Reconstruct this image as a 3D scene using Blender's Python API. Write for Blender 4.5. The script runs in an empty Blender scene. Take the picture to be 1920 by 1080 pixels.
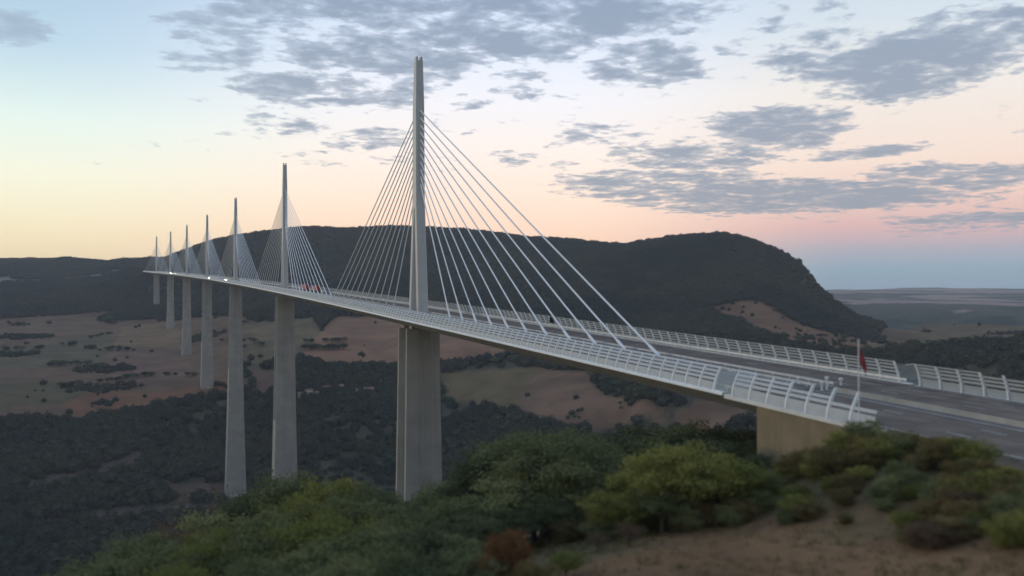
import bpy, bmesh, math, random
import numpy as np
from mathutils import Vector, Matrix

scene = bpy.context.scene
COL = scene.collection
R = math.radians

def lin(r, g, b):
    f = lambda c: (c/255/12.92) if c/255 <= 0.04045 else ((c/255+0.055)/1.055)**2.4
    return (f(r), f(g), f(b), 1.0)

# ---------------------------------------------------------------- camera
cam_data = bpy.data.cameras.new('camera'); cam = bpy.data.objects.new('camera', cam_data); COL.objects.link(cam)
scene.camera = cam
cam_data.sensor_width = 36.0; cam_data.lens = 36.0*1706.1667/1920
cam_data.dof.use_dof = True; cam_data.dof.focus_distance = 420.0; cam_data.dof.aperture_fstop = 0.10
cam_data.clip_start = 1.0; cam_data.clip_end = 60000
cam.matrix_world = (Matrix.Translation((-81.3572, -300.3626, 6.0856)) @ Matrix.Rotation(-0.3668, 4, 'Z')
                    @ Matrix.Rotation(math.pi/2+0.0078, 4, 'X') @ Matrix.Rotation(-0.0013, 4, 'Z'))

# ---------------------------------------------------------------- exposure
vs = scene.view_settings
vs.view_transform = 'Standard'; vs.look = 'None'; vs.gamma = 1.0; vs.exposure = 0.0; vs.use_curve_mapping = False
scene.cycles.volume_bounces = 1
scene.cycles.transparent_max_bounces = 16

# ---------------------------------------------------------------- sky before sunrise
SUN_AZ, SUN_EL = -42.0, 4.0          # degrees right of +Y / above the horizon
world = bpy.data.worlds.new('World'); scene.world = world; world.use_nodes = True
class NT:
    def __init__(s, nt): s.t = nt
    def n(s, kind, **kw):
        o = s.t.nodes.new(kind)
        for k, v in kw.items(): setattr(o, k, v)
        return o
    def put(s, sock, v):
        if isinstance(v, bpy.types.NodeSocket): s.t.links.new(v, sock)
        else: sock.default_value = v
    def m(s, op, a, b=0.0, c=0.0, clamp=False):
        o = s.n('ShaderNodeMath', operation=op, use_clamp=clamp)
        s.put(o.inputs[0], a); s.put(o.inputs[1], b); s.put(o.inputs[2], c); return o.outputs[0]
    def vm(s, op, a, b=None, c=None, out=0):
        o = s.n('ShaderNodeVectorMath', operation=op); s.put(o.inputs[0], a)
        if b is not None: s.put(o.inputs[1], b)
        if c is not None: s.put(o.inputs[2], c)
        return o.outputs[out]
    def rng(s, v, a, b, c=0.0, d=1.0, kind='SMOOTHSTEP'):
        o = s.n('ShaderNodeMapRange', interpolation_type=kind)
        for i, q in enumerate((v, a, b, c, d)): s.put(o.inputs[i], q)
        return o.outputs[0]
    def mix(s, f, a, b, blend='MIX'):
        o = s.n('ShaderNodeMix', data_type='RGBA', blend_type=blend)
        s.put(o.inputs[0], f); s.put(o.inputs[6], a); s.put(o.inputs[7], b); return o.outputs[2]
    def ramp(s, f, stops):
        o = s.n('ShaderNodeValToRGB'); e = o.color_ramp.elements
        while len(e) < len(stops): e.new(0.5)
        for q, (p, c) in zip(e, stops): q.position = p; q.color = c
        s.put(o.inputs[0], f); return o.outputs[0]
    def noise(s, vec, scale, detail=5, rough=0.55, dist=0.0, out=0):
        o = s.n('ShaderNodeTexNoise'); s.put(o.inputs['Vector'], vec); s.put(o.inputs['Scale'], scale)
        s.put(o.inputs['Detail'], detail); s.put(o.inputs['Roughness'], rough); s.put(o.inputs['Distortion'], dist); return o.outputs[out]

def build_sky():
    nt = world.node_tree; nt.nodes.clear(); g = NT(nt)
    d = g.n('ShaderNodeTexCoord').outputs['Generated']
    sp = g.n('ShaderNodeSeparateXYZ'); g.put(sp.inputs[0], d)
    x, y, z = sp.outputs
    el = g.m('MULTIPLY', g.m('ARCSINE', z), 180/math.pi)
    az = g.m('MULTIPLY', g.m('ARCTAN2', x, y), 180/math.pi)
    k = g.m('MULTIPLY', g.m('SQRT', g.m('DIVIDE', g.m('MAXIMUM', el, 0.0), 90.0)), 1.0)
    S = lambda lst: [(math.sqrt(e/90), lin(*c)) for e, c in lst]
    far = [(30, (160, 180, 208)), (60, (136, 160, 196)), (90, (126, 151, 191))]
    left = g.ramp(k, S([(0,(234,205,158)),(2,(238,214,172)),(4,(240,226,190)),(7,(236,236,214)),(10,(218,233,226)),(14,(180,205,221)),(18,(162,188,210))]+far))
    mid = g.ramp(k, S([(0,(248,204,172)),(3.5,(252,212,184)),(6,(250,224,204)),(9,(244,232,224)),(12,(234,233,238)),(15,(218,226,240)),(18,(200,213,234))]+far))
    right = g.ramp(k, S([(0,(116,150,170)),(1.5,(138,164,180)),(2.6,(168,166,178)),(4,(212,174,172)),(6,(232,200,186)),(8,(236,215,202)),(12,(229,223,217)),(16,(202,213,222))]+far))
    fr = g.rng(az, 24.0, 42.0)
    fm = g.m('MAXIMUM', g.m('SUBTRACT', 1.0, g.rng(az, -8.0, 15.0)), g.rng(az, 95.0, 178.0))
    sky = g.mix(fm, g.mix(fr, mid, right), left)
    # altocumulus sheet: noise on a level sheet overhead, gathered into banks
    w = g.m('ADD', g.m('MAXIMUM', z, 0.0), 0.07)
    cmb = g.n('ShaderNodeCombineXYZ'); g.put(cmb.inputs[0], g.m('DIVIDE', x, w)); g.put(cmb.inputs[1], g.m('DIVIDE', y, w)); g.put(cmb.inputs[2], 3.7)
    q = cmb.outputs[0]
    ang = g.n('ShaderNodeCombineXYZ'); g.put(ang.inputs[0], az); g.put(ang.inputs[1], el)
    warp = g.noise(q, 0.9, 3, 0.6, 0.0, 1)
    angw = g.vm('ADD', ang.outputs[0], g.vm('MULTIPLY', g.vm('SUBTRACT', warp, (0.5,0.5,0.5)), (4.5, 1.6, 0.0)))
    # banks: azimuth, elevation, half width, half height (degrees), weight
    banks = BANKS
    cov = 0.0
    for a0, e0, ra, re, wt in banks:
        v = g.vm('LENGTH', g.vm('MULTIPLY_ADD', angw, (1/ra, 1/re, 0.0), (-a0/ra, -e0/re, 0.0)), out=1)
        cov = g.m('MAXIMUM', g.rng(v, 1.5, 0.45, 0.0, wt), cov)
    # away from the gathered banks the same broken sheet goes on overhead and all round
    rest = g.m('MULTIPLY', g.rng(el, 15.0, 24.0), 0.62)
    side = g.m('MULTIPLY', g.m('MAXIMUM', g.rng(az, 52.0, 66.0), g.rng(az, -14.0, -40.0)), g.m('MULTIPLY', g.rng(el, 4.0, 9.0), 0.55))
    base = g.m('MULTIPLY', g.m('MULTIPLY', g.rng(el, 5.0, 9.0), g.rng(az, -4.0, 10.0, 0.35, 1.0)), 0.36)
    cov = g.m('MAXIMUM', g.m('MAXIMUM', cov, rest), g.m('MAXIMUM', side, base))
    big = g.noise(q, 1.9, 3, 0.5, 0.3)
    fine = g.noise(q, 6.2, 6, 0.56, 0.35)
    puff = g.noise(q, 17.0, 4, 0.58, 0.2)
    dens = g.m('ADD', g.m('MULTIPLY', puff, 0.25), g.m('ADD', g.m('MULTIPLY', big, 0.27), g.m('MULTIPLY', fine, 0.48)))
    thr = g.m('SUBTRACT', 0.624, g.m('MULTIPLY', cov, 0.236))
    over = g.m('SUBTRACT', dens, thr)
    alpha = g.rng(over, 0.0, 0.075)
    core = g.rng(over, 0.015, 0.16)
    ccol = g.ramp(k, S([(0,(148,158,170)),(5,(156,164,174)),(9,(158,167,181)),(14,(154,168,187)),(20,(148,165,188)),(90,(128,148,178))]))
    ccol = g.mix(core, g.mix(0.42, ccol, sky), g.mix(0.30, ccol, lin(94,108,130)))
    # left part of the sheet is thinner
    alpha = g.m('MULTIPLY', alpha, g.rng(az, -12.0, 12.0, 0.55, 0.94))
    low = g.rng(el, 1.2, 3.2)
    alpha = g.m('MULTIPLY', alpha, low)
    sky = g.mix(alpha, sky, ccol)
    below = g.rng(el, -0.5, -6.0)
    sky = g.mix(below, sky, (0.10, 0.095, 0.085, 1))
    sky = g.mix(g.m('MULTIPLY', g.rng(g.m('ABSOLUTE', g.m('SUBTRACT', az, 0.0)), 75.0, 170.0), 0.2), sky, g.mix(0.0, (0.12,0.15,0.22,1), sky))
    ns = g.n('ShaderNodeTexSky', sky_type='NISHITA', sun_disc=False, sun_elevation=R(SUN_EL), sun_rotation=R(SUN_AZ), altitude=500)
    tot = g.vm('ADD', g.vm('SCALE', sky), g.vm('SCALE', ns.outputs[0]))
    a, b = tot.node.inputs[0].links[0].from_node, tot.node.inputs[1].links[0].from_node
    a.inputs['Scale'].default_value = 11.9; b.inputs['Scale'].default_value = 0.05
    bg = g.n('ShaderNodeBackground'); g.put(bg.inputs[0], tot); bg.inputs[1].default_value = 0.1
    out = g.n('ShaderNodeOutputWorld'); g.put(out.inputs[0], bg.outputs[0])
BANKS = [(22.4, 16.5, 12.0, 2.57, 1), (13.0, 14.6, 8.1, 2.08, 1), (10.4, 12.6, 6.9, 1.34, 0.9), (17.3, 17.2, 12.2, 1.71, 1), (7.8, 16.8, 7.9, 1.34, 0.8), (-7.4, 14.7, 2.6, 1.18, 0.9), (2.8, 15.3, 5.1, 1.66, 0.75), (1.6, 13.9, 4.0, 0.74, 0.7), (7.2, 10.3, 3.5, 0.78, 0.75), (12.0, 9.8, 4.0, 0.94, 0.85), (19.0, 11.9, 2.2, 0.5, 0.75), (21.9, 12.4, 2.2, 0.57, 0.7), (30.0, 14.1, 4.6, 1.67, 0.95), (44.5, 13.0, 6.8, 2.28, 1.1), (47.5, 14.5, 4.6, 1.73, 1.05), (40.7, 14.5, 4.8, 1.33, 0.75), (38.0, 16.5, 5.3, 1.32, 0.6), (38.0, 10.1, 4.6, 1.46, 1.05), (32.3, 8.8, 5.9, 1.22, 0.95), (42.2, 8.3, 3.8, 0.52, 0.85), (26.7, 10.2, 4.0, 0.8, 0.72), (24.0, 8.3, 2.2, 0.44, 0.7), (20.0, 8.8, 2.6, 0.51, 0.65), (30.7, 6.9, 8.0, 1.17, 1.0), (39.2, 5.8, 10.3, 1.2, 1.12), (46.2, 6.6, 6.6, 0.94, 0.95), (48.0, 4.2, 5.3, 0.8, 0.9), (33.3, 5.8, 6.9, 0.73, 0.9), (25.4, 6.8, 1.8, 0.59, 0.8), (17.7, 10.1, 2.2, 0.51, 0.5)]
build_sky()
world.cycles.sampling_method = 'MANUAL'; world.cycles.sample_map_resolution = 512

sun_data = bpy.data.lights.new('sun', 'SUN'); sun = bpy.data.objects.new('sun', sun_data); COL.objects.link(sun)
sun_data.energy = 1.2; sun_data.angle = R(12); sun_data.color = (1.0, 0.86, 0.68)
_sd = Vector((math.sin(R(SUN_AZ))*math.cos(R(SUN_EL)), math.cos(R(SUN_AZ))*math.cos(R(SUN_EL)), math.sin(R(SUN_EL))))
sun.rotation_euler = _sd.to_track_quat('Z', 'Y').to_euler()

# ---------------------------------------------------------------- site survey
CAM = np.array([-81.3572, -300.3626, 6.0856])
YAW, PITCH, ROLL, FPX = 0.3668, 0.0078, -0.0013, 1706.1667
KURV, SLOPE = -1/22228.55, 0.03025          # plan curvature and gradient of the viaduct
_c, _s = math.cos(YAW), math.sin(YAW)

def at(px, py, d):
    """bearing and dip as read off the photograph, d = horizontal metres from the mast -> world point"""
    r = np.array([_c, -_s, 0.0]); f0 = np.array([_s, _c, 0.0])
    f = f0*math.cos(PITCH) + np.array([0, 0, math.sin(PITCH)])
    u = np.cross(r, f)
    v = f + r*(px-960)/FPX + u*(540-py)/FPX
    v = v/math.hypot(v[0], v[1])
    return CAM + v*d

def line(s, e=0.0, h=0.0):
    """point on the viaduct's alignment: chainage s from the first pier, offset e, height h"""
    a = KURV*s
    return np.array([KURV*s*s/2 + e*math.cos(a), s - e*math.sin(a), SLOPE*s + h])

PIER_H = [94.5, 245, 221, 144, 136, 111.5, 77.6]
GIRDER = 4.4

def survey():
    P = []
    A = lambda *q: P.append(at(*q))
    W = lambda x, y, z: P.append(np.array([x, y, z], float))
    # valley floor along the bridge axis
    for s, z in [(-170,-33),(-150,-45),(-110,-62),(-80,-75),(-40,-88),(0,-98.5),(60,-128),(130,-168),(200,-205),(270,-228),(342,-239),
                 (450,-247),(560,-240),(684,-204.5),(760,-185),(850,-165),(940,-140),(1026,-117.5),(1200,-108),(1368,-99),(1540,-82),(1710,-64.5),
                 (1880,-44),(2052,-20.5),(2150,8),(2220,44),(2256,64),(2300,68.5),(2450,72),(2700,80),(3000,92)]:
        W(*line(s, 0)[:2], z)
    for s, z in [(-60,-80),(60,-130),(200,-205),(342,-241),(450,-248),(560,-242)]:
        for e in (-350, -160, 170, 380, 650): W(*line(s, e)[:2], z)
    # skyline of the plateau and of the wooded spur
    for x, y, d in [(-150,489,3700),(-60,489,3700),(0,489,3650),(60,488,3600),(125,485,3500),(170,491,3450),(230,489,3350),(268,486,3300),(300,487,3250),
                    (330,476,3000),(360,466,2950),(400,454,2900),(440,446,2850),(480,441,2800),(510,438,2780),(540,434,2760),
                    (600,432,2740),(640,435,2720),(700,433,2700),(760,431,2680),(800,433,2660),(860,435,2640),(900,438,2620),
                    (960,445,2600),(1010,449,2580),(1060,453,2540),(1100,458,2500),(1150,464,2480),(1186,467,2470)]:
        A(x, y, d)
        p = at(x, y, d); b = at(x, y, d+500); W(b[0], b[1], p[2]-45)
        b = at(x, y, d+1500); W(b[0], b[1], p[2]-70)
        b = at(x, y, d-110); W(b[0], b[1], p[2]-22)
    for x, y, d in [(1197,458,2260),(1250,451,2240),(1300,446,2220),(1340,443,2200),(1380,447,2180),(1420,459,2160),(1460,475,2140),
                    (1490,488,2120),(1504,501,2110),(1510,516,2100),(1530,541,2080),(1560,566,2050),(1600,591,2010),(1640,613,1960),(1665,631,1900)]:
        A(x, y, d)
        p = at(x, y, d); b = at(x, y, d+260); W(b[0], b[1], p[2]-60-(1700-x)*0.02)
        b = at(x, y, d+700); W(b[0], b[1], min(p[2]-120, -40))
        b = at(x, y, d-90); W(b[0], b[1], p[2]-24)
    # lower flanks
    for q in [(0,540,2900),(120,540,2850),(200,545,2750),(0,592,2330),(110,590,2330),(200,582,2350),
              (420,540,2480),(470,588,1950),(520,545,2330),(600,540,2300),(620,590,1800),(700,588,1790),(760,590,1780),(700,520,2150),
              (850,520,2080),(850,590,1760),(1000,520,2020),(1000,600,1680),(1150,520,1980),(1150,610,1620),(1300,520,1880),(1250,620,1540),
              (1400,520,1890),(1340,562,1740),(1420,565,1730),(1480,600,1680),(1340,620,1500),(1450,540,1850),(1520,600,1740),(1560,640,1560),(1620,650,1540)]: A(*q)
    # fields on the far bank
    for q in [(0,625,2000),(130,625,1980),(250,625,1950),(0,660,1740),(130,660,1730),(250,662,1690),(0,710,1480),(180,715,1440),
              (0,760,1320),(140,775,1290),(250,755,1320),(320,740,1330),(440,730,1310),
              (0,830,1180),(150,840,1160),(300,850,1130),(0,920,1040),(200,930,1010),(330,930,1000),(0,1010,930),(200,1020,900),(0,1090,850),(150,1100,840),(330,1010,930),
              (480,640,1600),(480,700,1370),(560,690,1380),(560,640,1560),(650,640,1520),(650,690,1370),(740,650,1490),(740,690,1360),
              (500,745,1270),(600,750,1260),(700,752,1250),(800,750,1230),(600,830,1100),(700,840,1080),(650,920,990),(900,830,1080),(850,900,1000),(980,800,1090),
              (900,640,1480),(900,690,1340),(1000,690,1310),(1000,740,1190),(1100,690,1260),(1100,760,1090),(1200,710,1180),(1200,780,1020),
              (1300,700,1180),(1300,770,1010),(1400,720,1100),(1400,790,930),(1500,680,1220),(1550,760,940),(1100,850,960),(1300,850,880)]: A(*q)
    # the wide valley on the right and the far hills
    for q in [(1700,640,1560),(1800,640,1540),(1920,645,1500),(2050,650,1480),(1700,690,1230),(1800,700,1150),(1920,710,1100),(2050,710,1100),
              (1720,612,2150),(1820,610,2200),(1920,610,2200),(2080,610,2200),(1620,580,3400),(1740,585,3300),(1850,588,3200),(1920,588,3200),(2080,588,3200),
              (1580,562,5200),(1700,562,5200),(1800,565,5000),(1920,568,4800),(2080,568,4800),
              (1540,546,8800),(1575,543,8900),(1620,545,9000),(1690,541,9200),(1760,540,9400),(1840,543,9200),(1920,543,9000),(2080,541,9200),
              (1400,548,9200),(1200,548,9200)]: A(*q)
    for x in (1200, 1500, 1700, 1920, 2100):
        b = at(x, 553, 13000); W(b[0], b[1], -120)
    # ground round the mast and under the near trees
    for q in [(1000,1130,60),(1200,1060,64),(1400,1030,68),(1550,1020,68),(1700,1010,68),(1900,1000,66),(1100,1010,80),(1300,985,82),(1500,940,84),(1700,900,84),(1900,880,82),
              (1040,1010,92),(900,1040,90),(760,1060,90),(600,1085,90),(450,1110,92),(300,1150,98),(100,1230,105),(-100,1300,110),
              (1300,930,110),(1150,980,115),(1000,1010,125),(800,1060,130),(600,1130,130),(400,1230,135),(200,1320,140),(0,1400,150),
              (1400,905,125),(1250,945,150),(1000,1060,170),(700,1180,180)]: A(*q)
    for x, y, z in [(-81,-300,-13.5),(-60,-270,-13.4),(-110,-270,-17),(-150,-320,-20),(-220,-260,-45),(-320,-150,-110),(-100,-420,-13),(-250,-450,-25),(60,-330,-11),(120,-260,-14),(150,-180,-30),(60,-190,-22),
                    (60,-420,-13),(0,-600,-18),(-300,-700,-20),(300,-600,-20),(300,-300,-25),(500,-100,-80),(-500,-400,-60),(-900,-300,-150),(900,-300,-60),
                    (-800,500,-245),(-900,1100,-140),(-800,1900,-40),(-1200,2600,60),(-2500,1000,-60),(-2500,3000,110),(0,-2500,40),(-2500,-1500,40),(2500,-1200,40),(6000,0,20)]: W(x, y, z)
    return np.array(P)

def _hash(ix, iy):
    n = (ix*374761393 + iy*668265263) & 0x7fffffff
    n = ((n ^ (n >> 13))*1274126177) & 0x7fffffff
    return ((n ^ (n >> 16)) & 0xffff)/65535.0
def vnoise(x, y):
    xi = np.floor(x).astype(np.int64); yi = np.floor(y).astype(np.int64)
    fx = x-xi; fy = y-yi; fx = fx*fx*(3-2*fx); fy = fy*fy*(3-2*fy)
    a = _hash(xi, yi); b = _hash(xi+1, yi); c = _hash(xi, yi+1); d = _hash(xi+1, yi+1)
    return (a+(b-a)*fx)*(1-fy) + (c+(d-c)*fx)*fy
def fbm(x, y, scale, octs=4):
    t = np.zeros_like(x); amp = 0.5
    for o in range(octs):
        t += amp*(vnoise(x/scale+17.3*o, y/scale-9.1*o)-0.5); amp *= 0.5; scale *= 0.5
    return t

_S = survey()
_n = len(_S)
_r = np.hypot(_S[:,None,0]-_S[None,:,0], _S[:,None,1]-_S[None,:,1])
_M = np.zeros((_n+3, _n+3)); _M[:_n,:_n] = -_r - np.eye(_n)*2.0
_M[:_n,_n] = 1; _M[:_n,_n+1] = _S[:,0]/1000; _M[:_n,_n+2] = _S[:,1]/1000
_M[_n:,:_n] = _M[:_n,_n:].T
_W = np.linalg.solve(_M, np.concatenate([_S[:,2], [0,0,0]]))

def sstep(a, b, x):
    t = np.clip((x-a)/(b-a), 0, 1); return t*t*(3-2*t)

def ground(x, y):
    x = np.asarray(x, float).ravel(); y = np.asarray(y, float).ravel()
    z = np.empty_like(x)
    for i in range(0, len(x), 20000):
        xs, ys = x[i:i+20000], y[i:i+20000]
        r = np.hypot(xs[:,None]-_S[None,:,0], ys[:,None]-_S[None,:,1])
        z[i:i+20000] = -r@_W[:_n] + _W[_n] + _W[_n+1]*xs/1000 + _W[_n+2]*ys/1000
    d = np.hypot(x-CAM[0], y-CAM[1])
    z += fbm(x, y, 260.0, 4)*np.clip((d-500)*0.012, 0, 14)
    z += fbm(x, y, 14.0, 3)*0.9*np.clip(d/60, 0.5, 2)
    # motorway formation level: cutting and embankment behind the abutment, clear headroom under the deck
    e = x - KURV*y*y/2; zr = SLOPE*y - 0.35
    w = 1-sstep(17.0, 34.0, np.abs(e)); w = w*np.maximum(1-sstep(-236.0, -226.0, y), sstep(2262.0, 2285.0, y)*(1-sstep(2900.0, 3000.0, y)))
    z = z*(1-w) + zr*w
    m = (np.abs(e) < 24) & (y > -232) & (y < 2250)
    z = np.where(m, np.minimum(z, SLOPE*y-6.5), z)
    return z
# ---------------------------------------------------------------- helpers
def tag(o, label=None, cat=None, group=None, kind=None):
    if label: o['label'] = label
    if cat: o['category'] = cat
    if group: o['group'] = group
    if kind: o['kind'] = kind
    return o
def empty(name, loc=(0,0,0), rz=0.0):
    o = bpy.data.objects.new(name, None); COL.objects.link(o); o.location = loc; o.rotation_euler = (0,0,rz); o.empty_display_size = 0.5
    return o
def link(name, mesh, parent=None, mat=None):
    o = bpy.data.objects.new(name, mesh); COL.objects.link(o)
    if mat and not mesh.materials: mesh.materials.append(mat)
    if parent: o.parent = parent
    return o
class MB:
    def __init__(s): s.v = []; s.f = []
    def ring(s, pts, prev=None, close=True):
        i = len(s.v); s.v += [tuple(p) for p in pts]; n = len(pts)
        if prev is not None:
            for k in range(n if close else n-1):
                a, b = prev+k, prev+(k+1) % n; s.f.append((a, b, i+(k+1) % n, i+k))
        return i
    def cap(s, i, n, flip=False):
        s.f.append(tuple(range(i+n-1, i-1, -1)) if flip else tuple(range(i, i+n)))
    def loft(s, rings, close=True, caps=True):
        p = None; first = None
        for r in rings:
            p = s.ring(r, p, close)
            if first is None: first = p
        if caps and close:
            s.cap(first, len(rings[0]), True); s.cap(p, len(rings[-1]))
    def box(s, x0, x1, y0, y1, z0, z1):
        s.loft([[(x0,y0,z0),(x1,y0,z0),(x1,y1,z0),(x0,y1,z0)], [(x0,y0,z1),(x1,y0,z1),(x1,y1,z1),(x0,y1,z1)]])
    def tube(s, a, b, ra, rb=None, n=6, caps=True):
        rb = ra if rb is None else rb
        a = Vector(a); b = Vector(b); d = (b-a).normalized()
        u = d.orthogonal().normalized(); w = d.cross(u)
        s.loft([[a+(u*math.cos(t)+w*math.sin(t))*ra for t in [2*math.pi*i/n for i in range(n)]],
                [b+(u*math.cos(t)+w*math.sin(t))*rb for t in [2*math.pi*i/n for i in range(n)]]], caps=caps)
    def mesh(s, name, mat=None, smooth=False):
        me = bpy.data.meshes.new(name); me.from_pydata(s.v, [], s.f)
        bm = bmesh.new(); bm.from_mesh(me); bmesh.ops.recalc_face_normals(bm, faces=bm.faces); bm.to_mesh(me); bm.free()
        if mat: me.materials.append(mat)
        if smooth: me.polygons.foreach_set('use_smooth', [True]*len(me.polygons))
        return me
    def build(s, name, mat, parent=None, smooth=False):
        return link(name, s.mesh(name, mat, smooth), parent)

# ---------------------------------------------------------------- materials
def mat(name, col, rough=0.7, spec=0.3, var=0.12, scale=0.6, bump=0.0, bscale=8.0, metal=0.0, streak=0.0, lift=False, along=0.0):
    m = bpy.data.materials.new(name); m.use_nodes = True; g = NT(m.node_tree); b = m.node_tree.nodes['Principled BSDF']
    tc = g.n('ShaderNodeTexCoord').outputs['Object']
    n = g.noise(tc, scale, 6, 0.6)
    c = g.mix(g.rng(n, 0.3, 0.7), tuple(q*(1-var) for q in col[:3])+(1,), tuple(min(1, q*(1+var)) for q in col[:3])+(1,))
    if along:
        st = g.noise(g.vm('MULTIPLY', tc, (1.6, 0.02, 1.0)), 0.8, 4, 0.6)
        c = g.mix(g.rng(st, 0.4, 0.65, 0.0, along), c, tuple(q*0.5 for q in col[:3])+(1,))
    if lift:
        zz = g.n('ShaderNodeSeparateXYZ'); g.put(zz.inputs[0], tc)
        fr_ = g.m('FRACT', g.m('DIVIDE', zz.outputs[2], 4.0)); c = g.mix(g.rng(fr_, 0.0, 0.05, 0.45, 0.0), c, tuple(q*0.6 for q in col[:3])+(1,))
        wn = g.n('ShaderNodeTexWhiteNoise', noise_dimensions='1D'); g.put(wn.inputs['W'], g.m('FLOOR', g.m('DIVIDE', zz.outputs[2], 4.0)))
        c = g.mix(g.m('MULTIPLY', wn.outputs[0], 0.16), c, tuple(q*0.7 for q in col[:3])+(1,))
    if streak:
        st = g.noise(g.vm('MULTIPLY', tc, (1.0, 1.0, 0.03)), 0.9, 5, 0.65)
        c = g.mix(g.rng(st, 0.5, 0.75, 0.0, streak), c, tuple(q*0.55 for q in col[:3])+(1,))
    g.put(b.inputs['Base Color'], c); b.inputs['Roughness'].default_value = rough
    b.inputs['Specular IOR Level'].default_value = spec; b.inputs['Metallic'].default_value = metal
    if bump:
        bn = g.n('ShaderNodeBump'); bn.inputs['Strength'].default_value = bump; bn.inputs['Distance'].default_value = 0.05
        g.put(bn.inputs['Height'], g.noise(tc, bscale, 4)); g.put(b.inputs['Normal'], bn.outputs[0])
    return m
M_CONC = mat('pier_concrete', (0.33, 0.30, 0.26), 0.85, 0.2, 0.10, 0.12, 0.25, 1.5, streak=0.5, lift=True)
M_PYLON = mat('pylon_paint', (0.43, 0.42, 0.40), 0.45, 0.4, 0.06, 0.15, streak=0.25)
M_STAY = mat('stay_sheath', (0.80, 0.80, 0.79), 0.4, 0.4, 0.03, 0.3)
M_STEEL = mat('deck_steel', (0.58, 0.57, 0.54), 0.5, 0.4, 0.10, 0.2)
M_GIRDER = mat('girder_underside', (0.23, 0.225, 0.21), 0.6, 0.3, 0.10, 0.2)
M_RIB = mat('screen_rib', (0.74, 0.75, 0.74), 0.5, 0.4, 0.08, 0.7)
M_ASPH = mat('asphalt', (0.20, 0.158, 0.125), 0.92, 0.15, 0.25, 0.25, 0.3, 20, along=0.6)
M_MEDIAN = mat('median_concrete', (0.20, 0.175, 0.15), 0.9, 0.2, 0.2, 0.3)
M_LINE = mat('line_paint', (0.62, 0.60, 0.56), 0.8, 0.2, 0.2, 0.8)
M_RAIL = mat('galvanised_rail', (0.50, 0.51, 0.52), 0.45, 0.5, 0.12, 0.8, metal=0.3)
M_VERGE = mat('verge_soil', (0.15, 0.115, 0.08), 0.95, 0.1, 0.3, 0.6, 0.5, 6)
M_ABUT = mat('abutment_concrete', (0.23, 0.18, 0.11), 0.9, 0.2, 0.14, 0.25, 0.3, 3, streak=0.4)
M_DARK = mat('dark_box', (0.02, 0.022, 0.022), 0.6)
M_WHITE = mat('white_plastic', (0.70, 0.70, 0.68), 0.5)
M_RED = mat('red_fabric', (0.32, 0.075, 0.08), 0.8, 0.1, 0.2, 2.0)
M_LORRY = mat('red_curtain', (0.34, 0.035, 0.04), 0.5, 0.3, 0.1, 0.4)
M_TYRE = mat('tyre', (0.02, 0.02, 0.02), 0.9)
M_CARB = mat('car_paint', (0.25, 0.27, 0.30), 0.3, 0.5, 0.02)
M_GLASSD = mat('car_glass', (0.03, 0.035, 0.04), 0.1, 0.6, 0.02)
M_WALL = mat('house_render', (0.55, 0.50, 0.43), 0.9, 0.2, 0.1, 0.5)
M_ROOF = mat('house_tiles', (0.28, 0.16, 0.11), 0.9, 0.2, 0.2, 0.5)
M_BARK = mat('bark', (0.10, 0.085, 0.07), 0.95, 0.1, 0.3, 3.0, 0.5, 12)
def acrylic(name, col, thru):
    m = bpy.data.materials.new(name); m.use_nodes = True; g = NT(m.node_tree); t = m.node_tree
    b = t.nodes['Principled BSDF']; tc = g.n('ShaderNodeTexCoord').outputs['Object']
    g.put(b.inputs['Base Color'], g.mix(g.rng(g.noise(tc, 0.5, 5), 0.3, 0.7), tuple(q*0.85 for q in col)+(1,), tuple(col)+(1,)))
    b.inputs['Roughness'].default_value = 0.5; b.inputs['Specular IOR Level'].default_value = 0.2
    tr = g.n('ShaderNodeBsdfTransparent'); tr.inputs[0].default_value = (0.93, 0.96, 0.96, 1)
    mx = g.n('ShaderNodeMixShader'); mx.inputs[0].default_value = 1-thru
    g.put(mx.inputs[1], tr.outputs[0]); g.put(mx.inputs[2], b.outputs[0]); g.put(t.nodes['Material Output'].inputs[0], mx.outputs[0])
    return m
M_PANEL = acrylic('acrylic_panel', (0.52, 0.54, 0.54), 0.22)
M_SLAT = acrylic('acrylic_slat', (0.62, 0.63, 0.63), 0.24)
M_CLEAR = acrylic('clear_sheet', (0.45, 0.50, 0.53), 0.72)
def lamp_mat(name, col, e):
    m = bpy.data.materials.new(name); m.use_nodes = True; b = m.node_tree.nodes['Principled BSDF']
    b.inputs['Emission Color'].default_value = col; b.inputs['Emission Strength'].default_value = e; return m
M_HEAD = lamp_mat('headlight', (1.0, 0.9, 0.7, 1), 420.0)
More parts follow.
